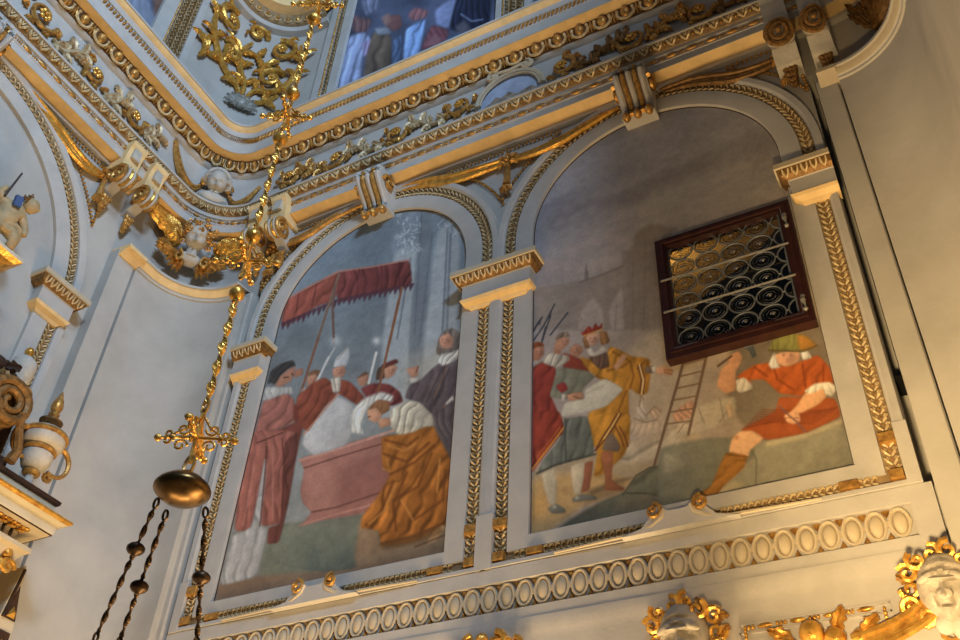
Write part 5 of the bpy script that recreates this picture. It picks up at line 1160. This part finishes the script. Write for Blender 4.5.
    s.poly('385 190 455 186 442 332 470 352 512 376 500 388 404 386 412 330', (146, 86, 54), 1.1, 1, .05); s.poly('305 245 352 230 330 382 310 392 285 400 300 330', (144, 84, 56), 1.1, 1, .05)
    # the mason
    s.at((675, 320), 3.37)
    s.poly('220 372 340 308 350 258 432 260 540 262 562 326 440 382 312 406 240 382', (150, 70, 30), 1.2, 1, .05, .4, .5)
    for k in range(9): s.line('%f %f %f %f %f %f' % (228 + 8 * k, 366 - 8 * k, 330 + 20 * k, 345 + 2 * k - 7 * k, 470 + 10 * k, 350 - 7 * k), (106, 46, 20), 1.0, .55)
    s.poly('205 192 240 168 270 150 330 142 362 155 410 145 482 115 522 160 540 225 440 242 430 258 350 248 302 200 250 202 262 222', (172, 78, 28), 1.2, 1, .09, .6, .4)
    for t_ in ('330 150 345 200 400 235', '430 150 440 230', '500 150 500 210', '270 160 310 190'): s.line(t_, (116, 46, 18), 1.8, .6, 1)
    s.poly('203 204 232 192 258 215 262 232 222 246 208 238', (200, 186, 164), 1.1, 1, .1)
    s.poly('152 168 182 140 216 122 222 142 204 178 206 238 170 250 140 224', (200, 140, 98), 1.1, 1, .04); s.poly('174 124 212 104 228 122 222 142 186 150', (196, 136, 96), 1, 1)
    s.line('145 155 190 122', (96, 70, 52), 2.0); s.poly('226 92 240 78 262 82 276 120 262 130 248 102', (74, 78, 80), .9, 1); s.line('232 92 258 84', (150, 150, 146), .8, .8)
    s.poly('444 238 502 222 512 258 482 286 430 312 392 322 386 312 410 288', (202, 146, 100), 1.1, 1, .04); s.poly('434 240 470 214 520 208 548 226 530 258 506 250 500 230 456 250', (202, 190, 168), 1.1, 1, .1)
    s.poly('366 322 390 310 418 312 424 340 402 352 378 346', (204, 146, 104), 1, 1); s.line('352 290 384 322 410 342 438 376', (104, 74, 72), 1.4, .9); s.line('372 330 415 330', (130, 84, 60), .8, .7)
    s.poly('334 116 375 106 422 106 418 140 396 152 372 158 342 145', (206, 150, 112), 1, 1); s.head('378 122', 34, FLESH, 0, .0)
    s.poly('314 150 334 108 344 142 356 160 326 166', (206, 198, 186), 1.1, 1, .1); s.poly('422 108 448 104 462 128 432 136', (206, 198, 186), 1.1, 1, .1)
    s.poly('314 100 330 66 390 44 442 54 478 84 430 104 340 106', (122, 118, 58), 1.2, 1, .08); s.poly('410 50 442 54 478 84 470 94 420 104', (170, 110, 40), 2, .9); s.line('316 102 430 106 478 86', (84, 70, 34), 1.4, .7)
    s.poly('215 376 260 372 302 398 252 440 246 472 180 446 190 402', (206, 154, 108), 1.1, 1, .03); s.blob('208 396', 9, (170, 106, 70), .7)
    s.poly('170 450 192 446 246 456 232 500 160 562 140 596 100 602 60 612 68 592 122 560 150 490', (152, 98, 38), 1.2, 1, .08, .9, .5); s.line('172 452 246 462', (108, 66, 26), 1.4, .8)

def paint_attic(s):
    s.c[:] = np.array([66, 72, 92]); s.c *= (1 + .5 * (vnoise(s.x, s.y, .06, 8) - .5))[:, None]
    s.at((330, 0), 5.647)
    s.poly('180 0 280 -20 270 60 200 90', (118, 124, 150), 2, .9, .1); s.poly('120 80 180 100 240 110 200 190 130 180', (112, 78, 76), 2, .9, .1)
    s.poly('40 505 60 400 110 200 200 180 242 240 180 320 175 440 110 480', (136, 150, 186), 1.5, 1, .14, .4, .5); s.poly('180 240 235 220 235 300 190 320', (146, 130, 168), 1.5, .9, .1)
    s.poly('185 440 200 340 240 180 340 190 352 260 345 370', (92, 78, 66), 1.5, 1, .12, .2, .4); s.poly('250 160 330 150 345 190 270 200', (130, 136, 146), 1.5, .9); s.poly('330 90 400 80 410 150 360 180 320 150', (118, 76, 70), 1.5, .9)
    s.poly('290 100 330 70 350 120 310 150', (150, 110, 96), 1.5, .8); s.poly('350 230 410 190 400 340 350 370', (74, 92, 124), 1.5, 1, .1)
    s.poly('412 345 420 230 430 160 540 108 530 180 500 310', (122, 154, 206), 1.5, 1, .14, .2, .6); s.poly('440 80 480 40 560 60 540 100 460 120', (140, 88, 88), 1.5, .9, .1)
    s.poly('590 60 640 20 720 -20 700 60 670 165 600 140', (120, 130, 168), 1.5, 1, .05); s.poly('508 285 572 138 672 168 660 230 620 260', (112, 64, 72), 1.5, 1, .08); s.poly('530 260 590 190 640 220 600 265', (140, 96, 100), 2, .7)
    s.poly('672 172 720 -40 910 -40 905 130 780 182', (34, 38, 58), 1.5, 1, .2); s.poly('700 160 760 110 800 170 760 200', (96, 92, 100), 2, .7); s.line('740 80 800 120 860 110', (110, 120, 150), 1.5, .7); s.poly('600 265 680 205 780 180 905 130 905 150 640 260', (70, 92, 130), 2, .6)
def paint_attic_left(s):
    s.c[:] = np.array([96, 104, 122]); s.c *= (1 + .4 * (vnoise(s.x, s.y, .06, 9) - .5))[:, None]
    s.at((80, 0), 8.0)
    s.poly('565 0 690 -60 680 0 600 140 585 60', (98, 72, 62), 2, 1, .1); s.poly('380 -40 540 -60 560 60 575 230 500 160 380 10', (108, 116, 132), 2, .8, .1, rim=0); s.poly('540 -40 580 -40 590 60 575 90', (60, 70, 96), 2, .7)

GAIN_L, GAIN_R = (1.4, 1.31, 1.12), (1.42, 1.46, 1.48)
sheet('fresco', 'arched fresco of a bishop and kneeling king by a pink tomb under a red canopy', ARCHES[0][0], ZB, ZC + ARCHES[0][1], arch_half(ARCHES[0][1]), GAIN_L, paint_canopy, 300, 500, backmap)
sheet('fresco', 'arched fresco of men with a plan, a ladder and a mason, around the leaded window', ARCHES[1][0], ZB, ZC + ARCHES[1][1], arch_half(ARCHES[1][1]), GAIN_R, paint_builders, 400, 540, backmap, hole=(-1.655, -.605, 6.505, 7.725))
sheet('fresco', 'dark blue attic fresco of robed figures above the main cornice, cut by the top edge', (-5.885 - 3.455) / 2, 12.2, 15.6, lambda Z: np.full_like(Z, (5.885 - 3.455) / 2), (1.5, 1.45, 1.4), paint_attic, 180, 220, backmap)
def leftmap(T, p): return (np.full_like(T, XL + p), -RC + (T - (XA - ARC)))
sheet('fresco', 'sliver of a blue grey attic fresco above the left wall cornice, by the top edge', (TL(-1.95) + TL(-3.9)) / 2, 12.0, 15.6, lambda Z: np.full_like(Z, (TL(-1.95) - TL(-3.9)) / 2), (1.5, 1.45, 1.4), paint_attic_left, 90, 140, leftmap)

# ------------------------------------------------------------------ light
def area(name, loc, target, size, power, color):
    l = bpy.data.lights.new(name, 'AREA'); l.energy = power; l.color = color; l.size = size; o = bpy.data.objects.new(name, l); C.objects.link(o); o.location = loc
    o.rotation_euler = (Vector(target) - Vector(loc)).to_track_quat('-Z', 'Y').to_euler(); return o
WARM = (1.0, .66, .30)
sl = bpy.data.lights.new('warm_floodlight', 'SPOT'); sl.energy = 1900; sl.color = (1.0, .70, .34); sl.spot_size = 1.15; sl.spot_blend = 1.0; sl.shadow_soft_size = .2
so_ = bpy.data.objects.new('warm_floodlight', sl); C.objects.link(so_); so_.location = (-.5, -4.1, 1.9); so_.rotation_euler = (Vector((.75, -.3, 4.9)) - Vector((-.5, -4.1, 1.9))).to_track_quat('-Z', 'Y').to_euler()
for nm_, lx, pw in (('uplight', -2.0, 260), ('uplight', -4.6, 130), ('uplight', -3.3, 120)):
    ly_ = -1.9 if lx < -4 else -.62; lo_ = area(nm_, (lx, ly_, .6), (lx - .5, ly_ + .4, 9.0), .35, pw, (1.0, .70, .36)); lo_.data.shape = 'RECTANGLE'; lo_.data.size = 2.4; lo_.data.size_y = .3
area('unseen_altar_glow', (-5.6, -3.6, 3.0), (-7.0, -1.2, 6.2), .5, 18, WARM)  # warm light for the left corner, its source unseen
area('daylight_window', (3.4, -6.4, 16.4), (-4.8, -.3, 9.4), 1.8, 820, (.48, .69, 1.0))
area('daylight_window', (3.6, -8.6, 12.5), (-6.4, -.6, 8.6), 1.8, 1250, (.50, .70, 1.0))
w_ = bpy.data.worlds.new('world'); bpy.context.scene.world = w_; w_.use_nodes = True
w_.node_tree.nodes['Background'].inputs['Color'].default_value = (.50, .62, .85, 1); w_.node_tree.nodes['Background'].inputs['Strength'].default_value = .06
vs = bpy.context.scene.view_settings; vs.view_transform = 'Standard'; vs.look = 'None'; vs.exposure = -0.14; vs.gamma = 1; vs.use_curve_mapping = False
